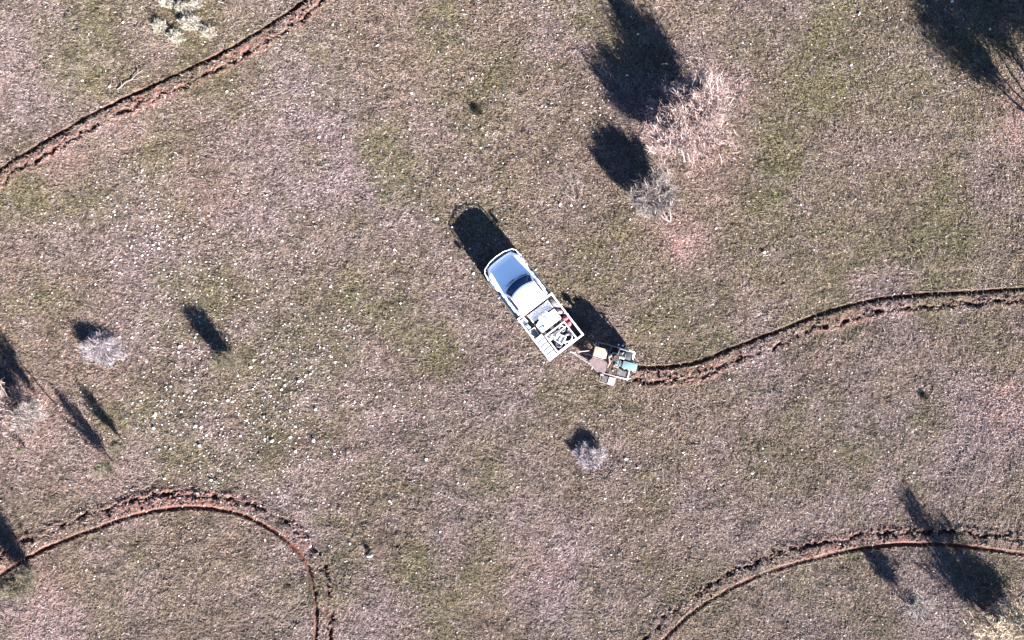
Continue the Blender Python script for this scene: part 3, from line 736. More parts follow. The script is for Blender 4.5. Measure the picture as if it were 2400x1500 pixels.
# ------------------------------------------------------------------ the ute
HD = math.atan2(.793, -.610)         # heading of the truck
TX, TY = W(1253.9, 718.8, 1.15)
truck = empty('pickup_truck', (TX, TY, 0), HD, 'white single cab tray ute with bull bar, parked nose to its long shadow', 'pickup truck')
def TW(x, y):
    return (TX + math.cos(HD) * x - math.sin(HD) * y, TY + math.sin(HD) * x + math.cos(HD) * y)
# lower body: cross sections along x, plan outline narrows to the nose
def half_w(x):
    if x > 2.2: return .87 - .24 * (max(0, (x - 2.2) / .54) ** 2.6)
    return .87 if x < 1.2 else .88
def topz(x):
    if x < 1.45: return 1.20
    u = (x - 1.45) / 1.29; return 1.20 - .04 * u - .16 * max(0, (u - .74) / .26) ** 2.2
def body_section(x, wscale=1.0, zlo=.48):
    w = half_w(x) * wscale; zt = topz(x); s = []
    prof = [(-1, .02), (-1.0, .45), (-.985, .72), (-.93, .90), (-.80, .97), (-.5, .995), (0, 1.0), (.5, .995), (.80, .97), (.93, .90), (.985, .72), (1.0, .45), (1, .02)]
    for a, b in prof: s.append((x, a * w, zlo + (zt - zlo) * b))
    return s
xs = [.12, .4, .9, 1.3, 1.5, 1.8, 2.1, 2.35, 2.5, 2.6, 2.66, 2.70, 2.735]
mb = MB(); loops = []
for x in xs:
    loops.append([Vector((p[0] - .13 * abs(p[1]) ** 2.2 * max(0, (x - 1.8) / .9) , p[1], p[2])) for p in body_section(x)])
mb.loft(loops)
body = mb.build('body', M['white'], truck, True)
# bonnet panel: a slightly raised centre pressing
def bonnet(u, v):
    x = 1.50 + u * (1.08 - .10 * abs(v - .5) ** 2 * 4) ; hw = .66 - .10 * u; y = (v - .5) * 2 * hw
    edge = min(1, min(u, 1 - u) * 9, min(v, 1 - v) * 9)
    return (x - .13 * abs(y) ** 2.2 * max(0, (x - 1.8) / .9), y, topz(x) + .004 + .022 * edge - .02 * (abs(y) / .66) ** 2 * .6)
MB().grid(bonnet, 14, 14, .01).build('bonnet', M['white'], truck, True)
# black grille, headlights, bumper, indicator
mb = MB(); mb.box((2.725, 0, .76), (.05, 1.1, .20), bev=.01)
for k in range(4): mb.box((2.75, 0, .69 + k * .05), (.02, 1.05, .012))
mb.build('grille', M['engine'], truck)
for s in (-1, 1):
    hl = MB().box((2.655, s * .60, .78), (.08, .22, .15), rz=-s * .25, bev=.02).build('headlight', M['lamp'], truck, True)
    MB().box((2.61, s * .715, .76), (.06, .05, .10), rz=-s * .5, bev=.01).build('indicator', M['amber'], hl, True)
MB().box((2.72, 0, .50), (.16, 1.56, .20), bev=.03).build('bumper', M['engine'], truck, True)
# bull bar
mb = MB()
z = 1.04
top = [(2.44, -.91, .93), (2.60, -.89, z), (2.73, -.79, z + .04), (2.86, -.40, z + .09), (2.89, 0, z + .10), (2.86, .40, z + .09), (2.73, .79, z + .04), (2.60, .89, z), (2.44, .91, .93)]
mb.tube(top, .023, 10)
mb.tube([(2.70, -.82, .80), (2.84, -.45, .80), (2.87, 0, .80), (2.84, .45, .80), (2.70, .82, .80)], .022, 8)
for yy in (-.42, .42): mb.tube([(2.86, yy, z + .08), (2.83, yy, .45)], .026, 8)
for s in (-1, 1):
    mb.tube([(2.64, s * .80, z + .01), (2.66, s * .80, .55)], .024, 8)
    mb.tube([(2.44, s * .90, .93), (2.30, s * .95, .70), (2.05, s * .965, .50), (1.6, s * .97, .44)], .026, 8)
mb.box((2.83, 0, .48), (.05, 1.55, .08), bev=.02)
mb.build('bull_bar', M['silver'], truck, True)
# side steps
for s in (-1, 1):
    MB().tube([(1.6, s * .97, .44), (1.4, s * .985, .43), (.3, s * .985, .43), (.15, s * .93, .43)], .032, 8).box((.85, s * .90, .42), (1.1, .13, .03), bev=.008).build('side_step', M['silver'], truck, True)
# cab
def edge_pt(front, y, z):
    pass
def cab_loop(z):
    u = (z - 1.13) / (1.75 - 1.13)
    hw = .79 * (1 - u) + .635 * u; xf = 1.53 * (1 - u) + 1.07 * u; xr = .10 * (1 - u) + .14 * u; k = .33 * (1 - u) + .30 * u
    pts = []
    for i in range(13):
        y = -hw + 2 * hw * i / 12; pts.append(Vector((xf - k * (abs(y) ** 2.0) - .03 * (abs(y) / hw) ** 8, y, z)))
    for i in range(1, 7): pts.append(Vector((pts[12].x + (xr - pts[12].x) * i / 7, hw, z)))
    for i in range(9): pts.append(Vector((xr - .03 * (1 - abs(i / 4 - 1) ** 6) + .0, hw * (1 - 2 * i / 8), z)))
    for i in range(1, 7): pts.append(Vector((xr + (pts[0].x - xr) * i / 7, -hw, z)))
    return pts
mb = MB(); L = [cab_loop(1.10), cab_loop(1.2), cab_loop(1.5), cab_loop(1.67), cab_loop(1.715)]
def shrink(lp, f, z):
    c = Vector((.62, 0, 0)); out = []
    for p in lp: out.append(Vector((c.x + (p.x - c.x) * f, p.y * f, z)))
    return out
L += [shrink(cab_loop(1.75), .99, 1.735), shrink(cab_loop(1.75), .96, 1.752), shrink(cab_loop(1.75), .87, 1.764), shrink(cab_loop(1.75), .4, 1.770)]
mb.loft(L); mb.build('cab', M['white'], truck, True)
def screen(u, v, off=.008):
    z = 1.215 + u * (1.705 - 1.215); lp = cab_loop(z); i = .55 + v * 10.9; a = int(i); f = i - a
    p = lp[a].lerp(lp[a + 1], f); return p + Vector((off, 0, off * .8))
MB().grid(screen, 8, 16, .006).build('windscreen', M['glass'], truck, True)
for s in (-1, 1):
    def side(u, v):
        z = 1.24 + u * (1.69 - 1.24); lp = cab_loop(z); e = lp[12] if s > 0 else lp[0]; xr = .20
        x0 = e.x - .05; x1 = xr + .16; return Vector((x0 + (x1 - x0) * v, e.y + s * .007, z + .0))
    MB().grid(side, 4, 6, .006).build('window', M['glass'], truck, True)
    # door with handle
    d = MB().box((.86, s * .873, .83), (1.0, .018, .50), bev=.008).build('door', M['white'], truck, True)
    MB().box((.47, s * .892, 1.0), (.14, .02, .03), bev=.006).build('handle', M['black'], d)
    # mirror
    m_ = MB().tube([(1.33, s * .80, 1.17), (1.36, s * .95, 1.22), (1.36, s * 1.03, 1.22)], .014, 6).box((1.345, s * 1.06, 1.24), (.07, .17, .20), bev=.02).build('mirror', M['black'], truck, True)
    MB().box((1.303, s * 1.06, 1.24), (.012, .13, .15), bev=.003).build('mirror_glass', M['lamp'], m_, True)
    # wheel arch flare
    mb = MB()
    mb.tube([(2.05 + .42 * math.cos(a), s * .885, .38 + .42 * math.sin(a)) for a in [R(q) for q in range(5, 176, 17)]], .035, 6)
    mb.build('wheel_arch', M['white'], truck, True)
back = MB().box((.085, 0, 1.46), (.02, 1.0, .34), bev=.004).build('rear_window', M['glass'], truck)
for (a, b) in [((1.54, -.08, 1.215), (1.41, -.62, 1.22)), ((1.50, .48, 1.215), (1.575, -.02, 1.23))]:
    A = Vector(a); B = Vector(b); MB().tube([A, A.lerp(B, .5) + Vector((.03, 0, .01)), B], .011, 6).tube([A.lerp(B, .4) + Vector((.0, 0, .02)), B + Vector((-.035, 0, .02))], .009, 5).build('wiper', M['black'], truck)
MB().tube([(1.9, -.86, .9), (1.62, -.88, 1.12), (1.42, -.84, 1.3)], .012, 5).build('aerial', M['black'], truck)
# wheels
def wheel(parent, x, y, r, w, name='wheel'):
    s = 1 if y > 0 else -1
    wh = MB().lathe([(r * .60, -w / 2), (r * .88, -w / 2), (r, -w * .36), (r, w * .36), (r * .88, w / 2), (r * .60, w / 2)], (x, y, r), 28, 'Y')
    for k in range(28):
        a = 2 * math.pi * k / 28; wh.box((x + math.cos(a) * r * .995, y, r + math.sin(a) * r * .995), (.022, w * .8, .03), ry=-a)
    wh = wh.build(name, M['black'], parent, True)
    MB().lathe([(r * .1, -w * .30), (r * .60, -w * .30), (r * .60, w * .42), (r * .52, w * .44), (r * .45, w * .2), (r * .15, w * .28 * 1), (r * .1, w * .3)], (x, y, r), 20, 'Y').build('rim', M['silver'], wh, True)
for x, y in ((2.05, .74), (2.05, -.74), (-1.12, .74), (-1.12, -.74)): wheel(truck, x, y, .39, .24)
mb = MB()
for s in (-1, 1): mb.box((.15, s * .42, .56), (4.6, .10, .13), bev=.01)
for x in (-2.1, -1.1, 0, 1.2, 2.05): mb.box((x, 0, .52), (.10, 1.2, .10))
mb.box((.9, 0, .42), (1.0, .6, .2), bev=.03)
mb.build('chassis', M['engine'], truck)
# tray
TWD = .985; TL = 2.36; FZ = .84
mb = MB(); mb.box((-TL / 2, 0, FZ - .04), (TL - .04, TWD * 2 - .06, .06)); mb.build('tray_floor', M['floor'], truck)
mb = MB()
for s in (-1, 1):
    mb.box((-TL / 2, s * (TWD - .02), FZ + .12), (TL, .035, .26), bev=.006)
    mb.box((-TL / 2, s * (TWD - .035), FZ + .275), (TL + .02, .075, .055), bev=.012)
    for k in range(5): mb.box((-.1 - k * (TL - .2) / 4, s * (TWD + .005), FZ + .11), (.05, .03, .27), bev=.004)
mb.build('side_board', M['tray'], truck, True)
mb = MB(); mb.box((-TL + .02, 0, FZ + .12), (.035, TWD * 2 - .10, .26), bev=.006); mb.box((-TL + .03, 0, FZ + .278), (.080, TWD * 2 + .02, .06), bev=.012)
mb.build('tailgate', M['tray'], truck, True)
# headboard
mb = MB(); HB = 1.48
mb.box((.02, 0, HB), (.085, TWD * 2, .075), bev=.014)
for y in (-.95, .95, -.32, .32): mb.box((.02, y, (FZ + HB) / 2), (.05, .05, HB - FZ), bev=.006)
for z in (1.0, 1.16, 1.32): mb.box((.02, 0, z), (.02, TWD * 2 - .1, .035))
mb.box((.02, 0, FZ + .1), (.03, TWD * 2 - .06, .18), bev=.005)
mb.build('headboard', M['tray'], truck, True)
for s in (-1, 1): MB().box((-TL + .03, s * .72, .66), (.05, .34, .11), bev=.012).build('tail_light', M['red'], truck, True)
mb = MB(); mb.box((-TL + .1, 0, .50), (.12, 1.4, .08), bev=.01); mb.tube([(-TL, 0, .5), (-TL - .16, 0, .50), (-TL - .17, 0, .56)], .025, 8); mb.build('tow_bar', M['engine'], truck, True)
mb = MB()
for s in (-1, 1): MB().box((-1.12, s * .83, .775), (1.0, .26, .02), bev=.005).box((-1.61, s * .83, .575), (.02, .26, .40)).build('mud_guard', M['black'], truck)

def load(name, loc, label, cat, rz=0, group=None):
    x, y = TW(loc[0], loc[1]); return empty(name, (x, y, loc[2]), HD + rz, label, cat, group)
# water tank: low front deck and taller rear block
tk = load('water_tank', (-.65, -.04, FZ), 'white moulded water tank with round lid, behind the cab in the tray', 'tank')
mb = MB()
rear = [(-.49, -.58), (-.49, .50), (-.05, .53), (.02, .38), (.04, .28), (.16, .24), (.20, .02), (.18, -.24), (.06, -.28), (.06, -.58)]
mb.prism(rear, .01, .60, .02)
mb.build('tank_block', M['poly'], tk, True)
mb = MB(); mb.box((.33, -.02, .13), (.42, 1.16, .25), bev=.03)
for y in (-.30, -.02, .27): mb.box((.36, y, .265), (.18, .22, .035), bev=.012)
mb.build('tank_deck', M['poly'], tk, True)
lid = MB().lathe([(.165, .59), (.165, .63), (.15, .65), (.115, .655), (.112, .63), (.02, .63), (.01, .635)], (.0, -.02, 0), 32).build('lid', M['poly'], tk, True)
mb = MB()
for k in range(3): mb.box((0, -.02 + (k - 1) * .05, .65), (.14, .022, .03), rz=.6, bev=.004)
mb.build('lid_grip', M['blueg'], lid)
MB().tube([(-.30, .30, .62), (-.34, .38, .65), (-.28, .47, .63), (-.2, .54, .45)], .016, 7).build('hose', M['blueg'], tk, True)
MB().lathe([(.05, .59), (.05, .64), (.035, .65)], (-.33, .28, 0), 16).build('filler_cap', M['blueg'], tk, True)
# ribbed box on the left rear
bx_ = load('ribbed_toolbox', (-1.70, .70, FZ), 'long white ribbed box along the left side of the tray', 'box')
mb = MB(); mb.box((0, 0, .18), (1.12, .36, .34), bev=.015); mb.build('box_body', M['gear'], bx_, True)
mb = MB()
for k in range(5): mb.box((-.45 + k * .225, 0, .362), (.170, .35, .022), bev=.008)
mb.build('lid', M['gear'], bx_, True)
# cage with jumbled gear
cg = load('steel_cage', (-1.80, -.09, FZ), 'square white steel cage at the rear of the tray full of pale gear', 'cage')
mb = MB(); cx0, cx1, cy0, cy1, ch = -.47, .46, -.53, .53, .46
for x in (cx0, cx1):
    for y in (cy0, cy1): mb.box((x, y, ch / 2), (.05, .05, ch), bev=.004)
for x in (cx0, cx1): mb.box((x, 0, ch), (.055, cy1 * 2 + .05, .055), bev=.006)
for y in (cy0, cy1): mb.box((0, y, ch), (cx1 - cx0 - .06, .055, .055), bev=.006)
mb.box((.24, 0, ch - .01), (.04, 1.0, .035), bev=.004); mb.box((-.12, .02, ch - .01), (.62, .045, .035), bev=.004)
for x in (cx0, cx1): mb.box((x, 0, .14), (.03, 1.0, .03))
mb.build('cage_frame', M['tray'], cg, True)
def gear(loc, label, build, name, cat, rz=0, group=None):
    e = load(name, loc, label, cat, rz, group); build(e); return e
def bucket(e):
    b = MB().lathe([(.10, .0), (.14, .30), (.15, .31), (.145, .32), (.13, .31), (.09, .02)], (0, 0, 0), 20).build('bucket_shell', M['gear'], e, True)
    MB().tube([(-.14, 0, .3), (-.1, .06, .38), (.1, .06, .38), (.14, 0, .3)], .007, 5).build('handle', M['silver'], e, True)
def coil(e):
    mb = MB()
    for k in range(4):
        mb.tube([(math.cos(a) * (.19 - .015 * k), math.sin(a) * (.19 - .01 * k), .02 + .038 * k) for a in [2 * math.pi * i / 20 for i in range(21)]], .026, 6)
    mb.build('hose_coil', M['gear'], e, True)
def pipes(e, n=4, l=.6):
    for i in range(n):
        MB().tube([(-l / 2, (i - n / 2) * .06, .03 + .03 * (i % 2)), (0, (i - n / 2) * .055 + .01, .05), (l / 2, (i - n / 2) * .07, .03 + .04 * (i % 3))], .032, 8).build('pipe', M['gear'], e, True)
def chairf(e):
    mb = MB()
    for s in (-1, 1):
        mb.tube([(-.2, s * .17, 0), (-.18, s * .18, .28), (.0, s * .18, .36), (.22, s * .17, .30), (.24, s * .16, 0)], .030, 7)
    for x in (-.18, 0, .2): mb.tube([(x, -.18, .32), (x, .18, .32)], .028, 6)
    mb.build('folding_frame', M['gear'], e, True)
    MB().grid(lambda u, v: ((u - .5) * .3, (v - .5) * .3, .31 - .04 * math.sin(u * 3.1)), 6, 6, .012).build('seat_panel', M['gear'], e, True)
gear((-1.55, -.36, FZ + .02), 'white bucket standing in the front right corner of the cage', bucket, 'bucket', 'bucket')
gear((-2.05, -.33, FZ + .22), 'coil of white hose on the right rear of the cage', coil, 'hose_coil', 'hose')
gear((-2.02, .18, FZ + .02), 'second white bucket at the left rear of the cage', bucket, 'bucket', 'bucket')
gear((-1.85, -.02, FZ + .18), 'folded white chair frame lying across the cage', chairf, 'folding_chair', 'chair', .4)
gear((-1.60, .12, FZ + .22), 'bundle of white pipes inside the front of the cage', pipes, 'pipe_bundle', 'pipes', 1.4)
gear((-2.00, -.56, FZ + .05), 'short bundle of white pipes beside the cage near the tailgate', lambda e: pipes(e, 2, .5), 'pipe_bundle', 'pipes', .25)
# sacks on the right side
def sack(x, y, s, matn, label, seed, rz=0, z=0):
    wx, wy = TW(x, y); o = MB().blob((0, 0, s[2]), s, 3, .16, seed).build('sack', M[matn], None, True)
    o.location = (wx, wy, FZ + z); o.rotation_euler = (0, 0, HD + rz); tag(o, label, 'sack', 'sacks along the right side of the tray')
sack(-1.28, -.80, (.15, .12, .14), 'pink', 'pink sack along the right side, nearer the cab of the two pink ones', 3, .2)
sack(-1.50, -.78, (.18, .13, .13), 'pink', 'pink sack along the right side, nearer the tailgate of the two pink ones', 4, -.3)
sack(-.86, -.78, (.15, .11, .12), 'palepink', 'pale pink sack between the water tank and the right side board', 5, .3)
sack(-1.04, -.86, (.10, .08, .10), 'palepink', 'smallest pale sack squeezed against the right side board', 8, .9)
wx, wy = TW(-.47, -.80); o = MB().blob((0, 0, .07), (.27, .14, .10), 3, .10, 12).build('folded_tarp', M['lavgrey'], None, True); o.location = (wx, wy, FZ); o.rotation_euler = (0, 0, HD)
tag(o, 'folded grey tarp in the front right corner of the tray', 'tarp')
wx, wy = TW(-.22, .78); o = MB().box((0, 0, .12), (.26, .24, .22), bev=.02).box((0, 0, .235), (.22, .03, .02), bev=.004).build('small_box', M['tray'], None, True); o.location = (wx, wy, FZ); o.rotation_euler = (0, 0, HD + .1)
tag(o, 'small pale box in the front left corner of the tray', 'box')
e = load('jerry_can', (-.52, .80, FZ), 'grey blue jerry can standing left of the water tank', 'jerry can', .15)
MB().box((0, 0, .17), (.26, .15, .32), bev=.03).build('can_body', M['blueg'], e, True); MB().tube([(-.08, 0, .33), (-.06, 0, .375), (.06, 0, .375), (.08, 0, .33)], .014, 6).build('handle', M['blueg'], e, True); MB().lathe([(.025, .32), (.025, .36)], (.1, 0, 0), 12).build('cap', M['black'], e)
e = load('crate', (-.90, .74, FZ), 'pale crate between the jerry can and the ribbed box', 'crate', -.1)
mb = MB(); mb.box((0, 0, .02), (.36, .28, .02))
for s in (-1, 1): mb.box((s * .17, 0, .13), (.02, .28, .22)); mb.box((0, s * .13, .13), (.32, .02, .22))
mb.build('crate_wall', M['poly'], e); MB().box((.0, .0, .10), (.26, .2, .12), bev=.02, rz=.3).build('lining', M['lavgrey'], e)

# ------------------------------------------------------------------ trailer towed behind
FH = math.atan2(.262, -.965); QX, QY = W(1430, 850, .75)
tr = empty('work_trailer', (QX, QY, 0), FH, 'small pale steel trailer with mauve deck and ripping tine hitched behind the white ute', 'trailer')
def QW(x, y): return (QX + math.cos(FH) * x - math.sin(FH) * y, QY + math.sin(FH) * x + math.cos(FH) * y)
DZ = .62
MB().tube([(.86, .30, DZ - .05), (1.30, .17, .56), (1.74, .03, .53)], .024, 8).tube([(.80, .22, DZ - .05), (1.25, .11, .55), (1.70, -.01, .53)], .020, 8).tube([(1.02, -.30, .56), (1.66, -.04, .54)], .024, 8).tube([(.80, -.1, .52), (1.2, -.08, .5)], .018, 6).tube([(1.66, 0, .54), (1.88, .0, .56)], .034, 8).build('drawbar', M['frame'], tr, True)
MB().lathe([(.03, .0), (.03, .28), (.045, .29), (.02, .32)], (1.50, .02, .42), 10).build('jockey_stand', M['engine'], tr, True)
mb = MB()
for y in (-.77, .55): mb.box((-.26 if y > 0 else -.1, y, DZ), (1.45 if y > 0 else 1.6, .045, .06), bev=.006)
for x in (-.98, -.42, .12, .72): mb.box((x, -.11, DZ - .02), (.045, 1.28, .05), bev=.006)
mb.box((.84, -.30, DZ), (.045, .9, .06), bev=.006)
mb.tube([(.84, .12, DZ), (.92, .26, DZ), (.46, .56, DZ)], .022, 6)
mb.build('trailer_frame', M['frame'], tr, True)
deck = [(.10, .02), (.82, .0), (.93, .15), (.92, .25), (.45, .53), (.115, .53)]
MB().prism(deck[::-1], DZ + .03, DZ + .055).build('deck_plate', M['mauve'], tr)
mb = MB()
for y in (-.035, -.10): mb.box((.46, y, DZ + .06), (.74, .03, .03), bev=.004)
mb.build('slat', M['frame'], tr)
# mesh deck at the rear left
mb = MB()
for k in range(11): mb.box((-.46 - k * .048, .375, DZ + .03), (.022, .33, .012))
for k in range(6): mb.box((-.70, .23 + k * .058, DZ + .02), (.52, .012, .012))
mb.build('mesh_deck', M['meshgrey'], tr)
mb = MB(); mb.box((-.97, .38, DZ + .06), (.05, .40, .05), bev=.006); mb.box((-.70, .545, DZ + .065), (.55, .04, .04), bev=.006)
mb.build('lower_rail', M['tray'], tr, True); mb = MB()
mb.box((-.93, -.54, DZ + .26), (.10, .44, .04), bev=.01); mb.box((-.55, -.765, DZ + .30), (.78, .04, .04), bev=.008)
mb.box((-.98, -.72, DZ + .15), (.04, .04, .3)); mb.box((-.18, -.76, DZ + .15), (.04, .04, .3)); mb.box((-.80, -.36, DZ + .26), (.30, .10, .04), bev=.01)
mb.build('upper_rail', M['tray'], tr, True)
MB().prism([(-.94, -.74), (.82, -.74), (.82, -.04), (-.4, -.04), (-.4, .16), (-.94, .16)], DZ - .10, DZ - .08).build('floor_pan', M['darkplate'], tr)
# side carrier over the wheel
mb = MB(); mb.tube([(.24, .60, DZ + .02), (.24, .98, DZ + .02), (-.45, .98, DZ + .02), (-.45, .60, DZ + .02)], .016, 6); mb.tube([(-.13, .6, DZ + .02), (-.13, .98, DZ + .02)], .012, 6)
mb.box((.22, .64, DZ + .05), (.16, .09, .06), bev=.02); mb.build('carrier_frame', M['frame'], tr, True)
MB().box((.03, .79, DZ + .03), (.27, .29, .02), bev=.004).build('dark_plate', M['darkplate'], tr)
MB().box((-.28, .80, DZ + .045), (.27, .31, .05), bev=.01).build('white_plate', M['tray'], tr, True)
for y in (.79, -.93): wheel(tr, -.12, y, .27, .16)
MB().tube([(-.12, -.9, .27), (-.12, .78, .27)], .03, 8).build('axle', M['engine'], tr)
mb = MB(); mb.box((-.12, -.93, .57), (.60, .20, .02), bev=.004); mb.box((-.43, -.93, .48), (.02, .20, .18)); mb.box((.19, -.93, .48), (.02, .20, .18)); mb.build('mudguard', M['engine'], tr)
for x, s in ((-.18, .045), (-.38, .06)): MB().blob((x, -.90, .64), (s, s * .8, s * .7), 2, .2, 5).build('strap_roll', M['tray'], tr, True)
# side skirts added to close the frame so the trailer's shadow is solid
mb = MB(); mb.box((-.25, -.79, .40), (1.3, .012, .38)); mb.box((-.97, -.55, .42), (.012, .42, .36)); mb.build('shadow_skirt', M['darkplate'], tr)
# tine
mb = MB(); mb.prism([(-1.30, -.112), (-1.05, -.112), (-1.05, -.088), (-1.30, -.088)], -.10, .66); mb.box((-1.10, -.1, .60), (.40, .10, .10), bev=.01); mb.box((-1.2, -.1, .05), (.3, .05, .05), ry=.3)
mb.build('ripping_tine', M['engine'], tr)
# engine/winch block with tubes
en = empty('engine', (*QW(-.50, -.52), DZ + .02), FH, 'dark motor bolted up behind the rider on the trailer', 'engine')
mb = MB(); mb.box((.02, 0, .31), (.62, .36, .62), bev=.04); mb.box((.22, .02, .65), (.16, .2, .1), bev=.02); mb.lathe([(.10, -.05), (.12, 0), (.10, .05)], (-.05, 0, .66), 18)  # block raised so the trailer casts a wide shadow
mb.build('engine_block', M['engine'], en, True)
mb = MB(); mb.tube([(.3, -.18, 0), (.3, -.21, .66), (-.34, -.21, .66), (-.34, -.18, 0)], .016, 6); mb.tube([(.3, .12, 0), (.35, .12, .70), (-.05, .12, .74)], .016, 6); mb.tube([(.3, -.21, .66), (.35, .12, .70)], .014, 6); mb.tube([(0, -.21, .66), (0, .12, .73)], .012, 6)
mb.build('engine_guard', M['silver'], en, True)
MB().tube([(.1, .0, .60), (.16, -.05, .76), (.12, -.1, .84)], .022, 8).build('exhaust', M['silver'], en, True)
# single-mesh load set on the trailer
def simple(name, x, y, z, mb, mat, label, cat, rz=0):
    o = mb.build(name, M[mat], None, True); o.location = (*QW(x, y), z); o.rotation_euler = (0, 0, FH + rz); return tag(o, label, cat)
e = empty('teal_chest', (*QW(-.86, -.09), DZ + .03), FH, 'pale teal chest on the rear of the trailer above the furrow', 'chest')
MB().box((0, 0, .19), (.64, .31, .36), bev=.02).build('chest_body', M['teal'], e, True)
MB().box((0, 0, .395), (.67, .34, .045), bev=.015).build('lid', M['teal'], e, True)
mb = MB()
for x in (-.2, .0, .2): mb.box((x, .185, .33), (.07, .02, .08), bev=.005)
mb.build('latch', M['tray'], e)
e = empty('teal_canister', (*QW(-.34, -.09), DZ + .03), FH, 'smaller pale teal canister with dark strap, between chest and rider', 'canister')
MB().box((0, 0, .19), (.27, .28, .36), bev=.05).build('canister_body', M['teal'], e, True)
MB().box((-.05, 0, .19), (.05, .295, .38), bev=.01).build('strap', M['black'], e)
MB().lathe([(.03, .36), (.03, .41)], (.06, .05, 0), 12).build('cap', M['black'], e)
simple('rolled_mat', -.35, -.36, DZ + .56, MB().tube([(-.17, 0, 0), (-.165, 0, 0), (.165, 0, 0), (.17, 0, 0)], [.035, .045, .045, .035], 14), 'tray', 'short white roll lying on the motor beside the teal canister', 'roll')
e = empty('cream_box', (*QW(.57, -.335), DZ + .03), FH, 'cream board topped box at the front right of the trailer', 'box')
MB().box((0, 0, .15), (.55, .40, .30), bev=.01).build('box_body', M['frame'], e, True)
MB().box((0, 0, .315), (.60, .44, .03), bev=.006).build('lid', M['cream'], e, True)
seat = empty('operator_seat', (*QW(-.09, -.42), DZ - .03), FH, 'low black seat under the person on the trailer', 'seat')
MB().box((0, .04, -.01), (.36, .36, .07), bev=.02).build('seat_cushion', M['black'], seat, True)
MB().box((0, .04, -.075), (.26, .26, .07), bev=.01).build('seat_base', M['engine'], seat, True)
MB().box((0, -.17, .18), (.34, .05, .36), bev=.02).build('backrest', M['black'], seat, True)

# ------------------------------------------------------------------ the person riding the trailer, facing its left side
def skin_obj(name, verts, edges, radii, mat, parent, sub=2, root=0):
    me = bpy.data.meshes.new(name); me.from_pydata(verts, edges, [])
    o = bpy.data.objects.new(name, me); C.objects.link(o); o.parent = parent
    o.modifiers.new('skin', 'SKIN').use_smooth_shade = True
    for i, r in enumerate(radii):
        sv = me.skin_vertices[0].data[i]; sv.radius = (r, r) if not isinstance(r, tuple) else r; sv.use_root = (i == root)
    s = o.modifiers.new('sub', 'SUBSURF'); s.levels = sub; s.render_levels = sub
    me.materials.append(mat); return o
pe = empty('person', (*QW(-.09, -.38), DZ + .0), FH + R(90), 'person in brown wide brimmed hat and pale blue shirt riding on the trailer', 'person')
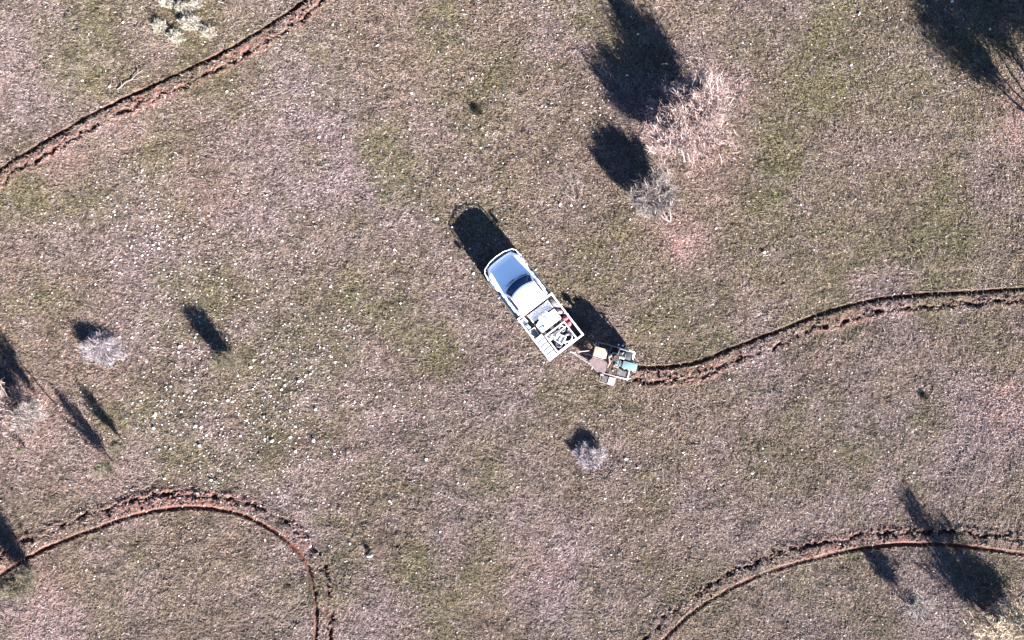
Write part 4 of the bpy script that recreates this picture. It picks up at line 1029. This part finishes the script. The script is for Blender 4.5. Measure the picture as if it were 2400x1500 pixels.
# local: +x is where the person faces (left side of the trailer), +y their left; pelvis at the origin
V_ = [(0, 0, .10), (-.01, 0, .24), (.02, 0, .40), (.035, 0, .52), (.06, 0, .60), (.09, 0, .68), (.085, 0, .77)]
E_ = [(0, 1), (1, 2), (2, 3), (3, 4), (4, 5), (5, 6)]; Rr = [(.13, .16), (.115, .15), (.12, .165), (.09, .12), .052, .078, .085]
def add(p, r, par):
    V_.append(p); Rr.append(r); E_.append((par, len(V_) - 1)); return len(V_) - 1
hands = []
for s in (-1, 1):
    a = add((.03, s * .175, .475), .058, 2); b = add((.12, s * .235, .25), .044, a); c = add((.33, s * .15, .20), .033, b); d = add((.385, s * .135, .195), .026, c)
    # palm + fingers resting on the thigh / lever
    pm = add((.425, s * .13, .185), (.022, .036), d)
    for k in range(4):
        oy = (k - 1.5) * .021; ln = [.075, .085, .08, .06][k]
        f1 = add((.465, s * .13 + oy, .178), .0095, pm); f2 = add((.465 + ln * .5, s * .13 + oy * 1.1, .165), .0088, f1); add((.465 + ln * .85, s * .13 + oy * 1.1, .142), .008, f2)
    th = add((.415, s * .13 - s * .038, .18), .011, d); add((.445, s * .13 - s * .055, .165), .009, th)
    hp = add((.05, s * .09, .07), .095, 0); kn = add((.44, s * .12, .10), .062, hp); an = add((.50, s * .11, -.14 + (.0 if s > 0 else .03)), .043, kn); ft = add((.62, s * .115, -.155), .034, an)
body_p = skin_obj('body', V_, E_, Rr, M['skin'], pe)
# shirt and trousers: slightly fuller shells over the same joints
Vs = [V_[0], V_[1], V_[2], V_[3]]; Es = [(0, 1), (1, 2), (2, 3)]; Rs_ = [(.140, .172), (.128, .165), (.132, .178), (.085, .11)]
for s in (-1, 1):
    i = len(Vs); Vs += [(.03, s * .178, .478), (.10, s * .222, .30), (.18, s * .215, .235)]; Es += [(2, i), (i, i + 1), (i + 1, i + 2)]; Rs_ += [.070, .060, .056]
skin_obj('shirt', Vs, Es, Rs_, M['shirt'], pe)
Vt = [V_[0]]; Et = []; Rt = [(.142, .175)]
for s in (-1, 1):
    i = len(Vt); Vt += [(.05, s * .09, .07), (.44, s * .12, .10), (.49, s * .11, -.09)]; Et += [(0, i), (i, i + 1), (i + 1, i + 2)]; Rt += [.108, .076, .062]
skin_obj('trousers', Vt, Et, Rt, M['trouser'], pe)
for s in (-1, 1):
    MB().blob((.565, s * .115, -.165), (.135, .052, .05), 3, .03, 3).tube([(.50, s * .11, -.17), (.495, s * .11, -.05)], .058, 12).build('boot', M['boot'], pe, True)
# face, hair, hat
MB().blob((.163, 0, .735), (.022, .015, .022), 2, .02).build('nose', M['skin'], pe, True)
MB().blob((.150, 0, .700), (.012, .026, .007), 2, .0).build('mouth', M['skin'], pe, True)
for s in (-1, 1): MB().blob((.085, s * .083, .735), (.018, .010, .028), 2, .0).build('ear', M['skin'], pe, True)
for s in (-1, 1): MB().blob((.152, s * .03, .755), (.008, .011, .007), 2, 0).build('eye', M['eye'], pe, True)
MB().blob((.060, 0, .775), (.088, .090, .080), 3, .04).build('hair', M['hair'], pe, True)
mb = MB(); mb.lathe([(.10, .0), (.165, .004), (.178, .018), (.172, .026), (.112, .016), (.108, .075), (.092, .105), (.055, .10), (.02, .092)], (.080, 0, .800), 32)
mb.build('hat', M['hat'], pe, True)

sc.render.resolution_x = 1024; sc.render.resolution_y = 640
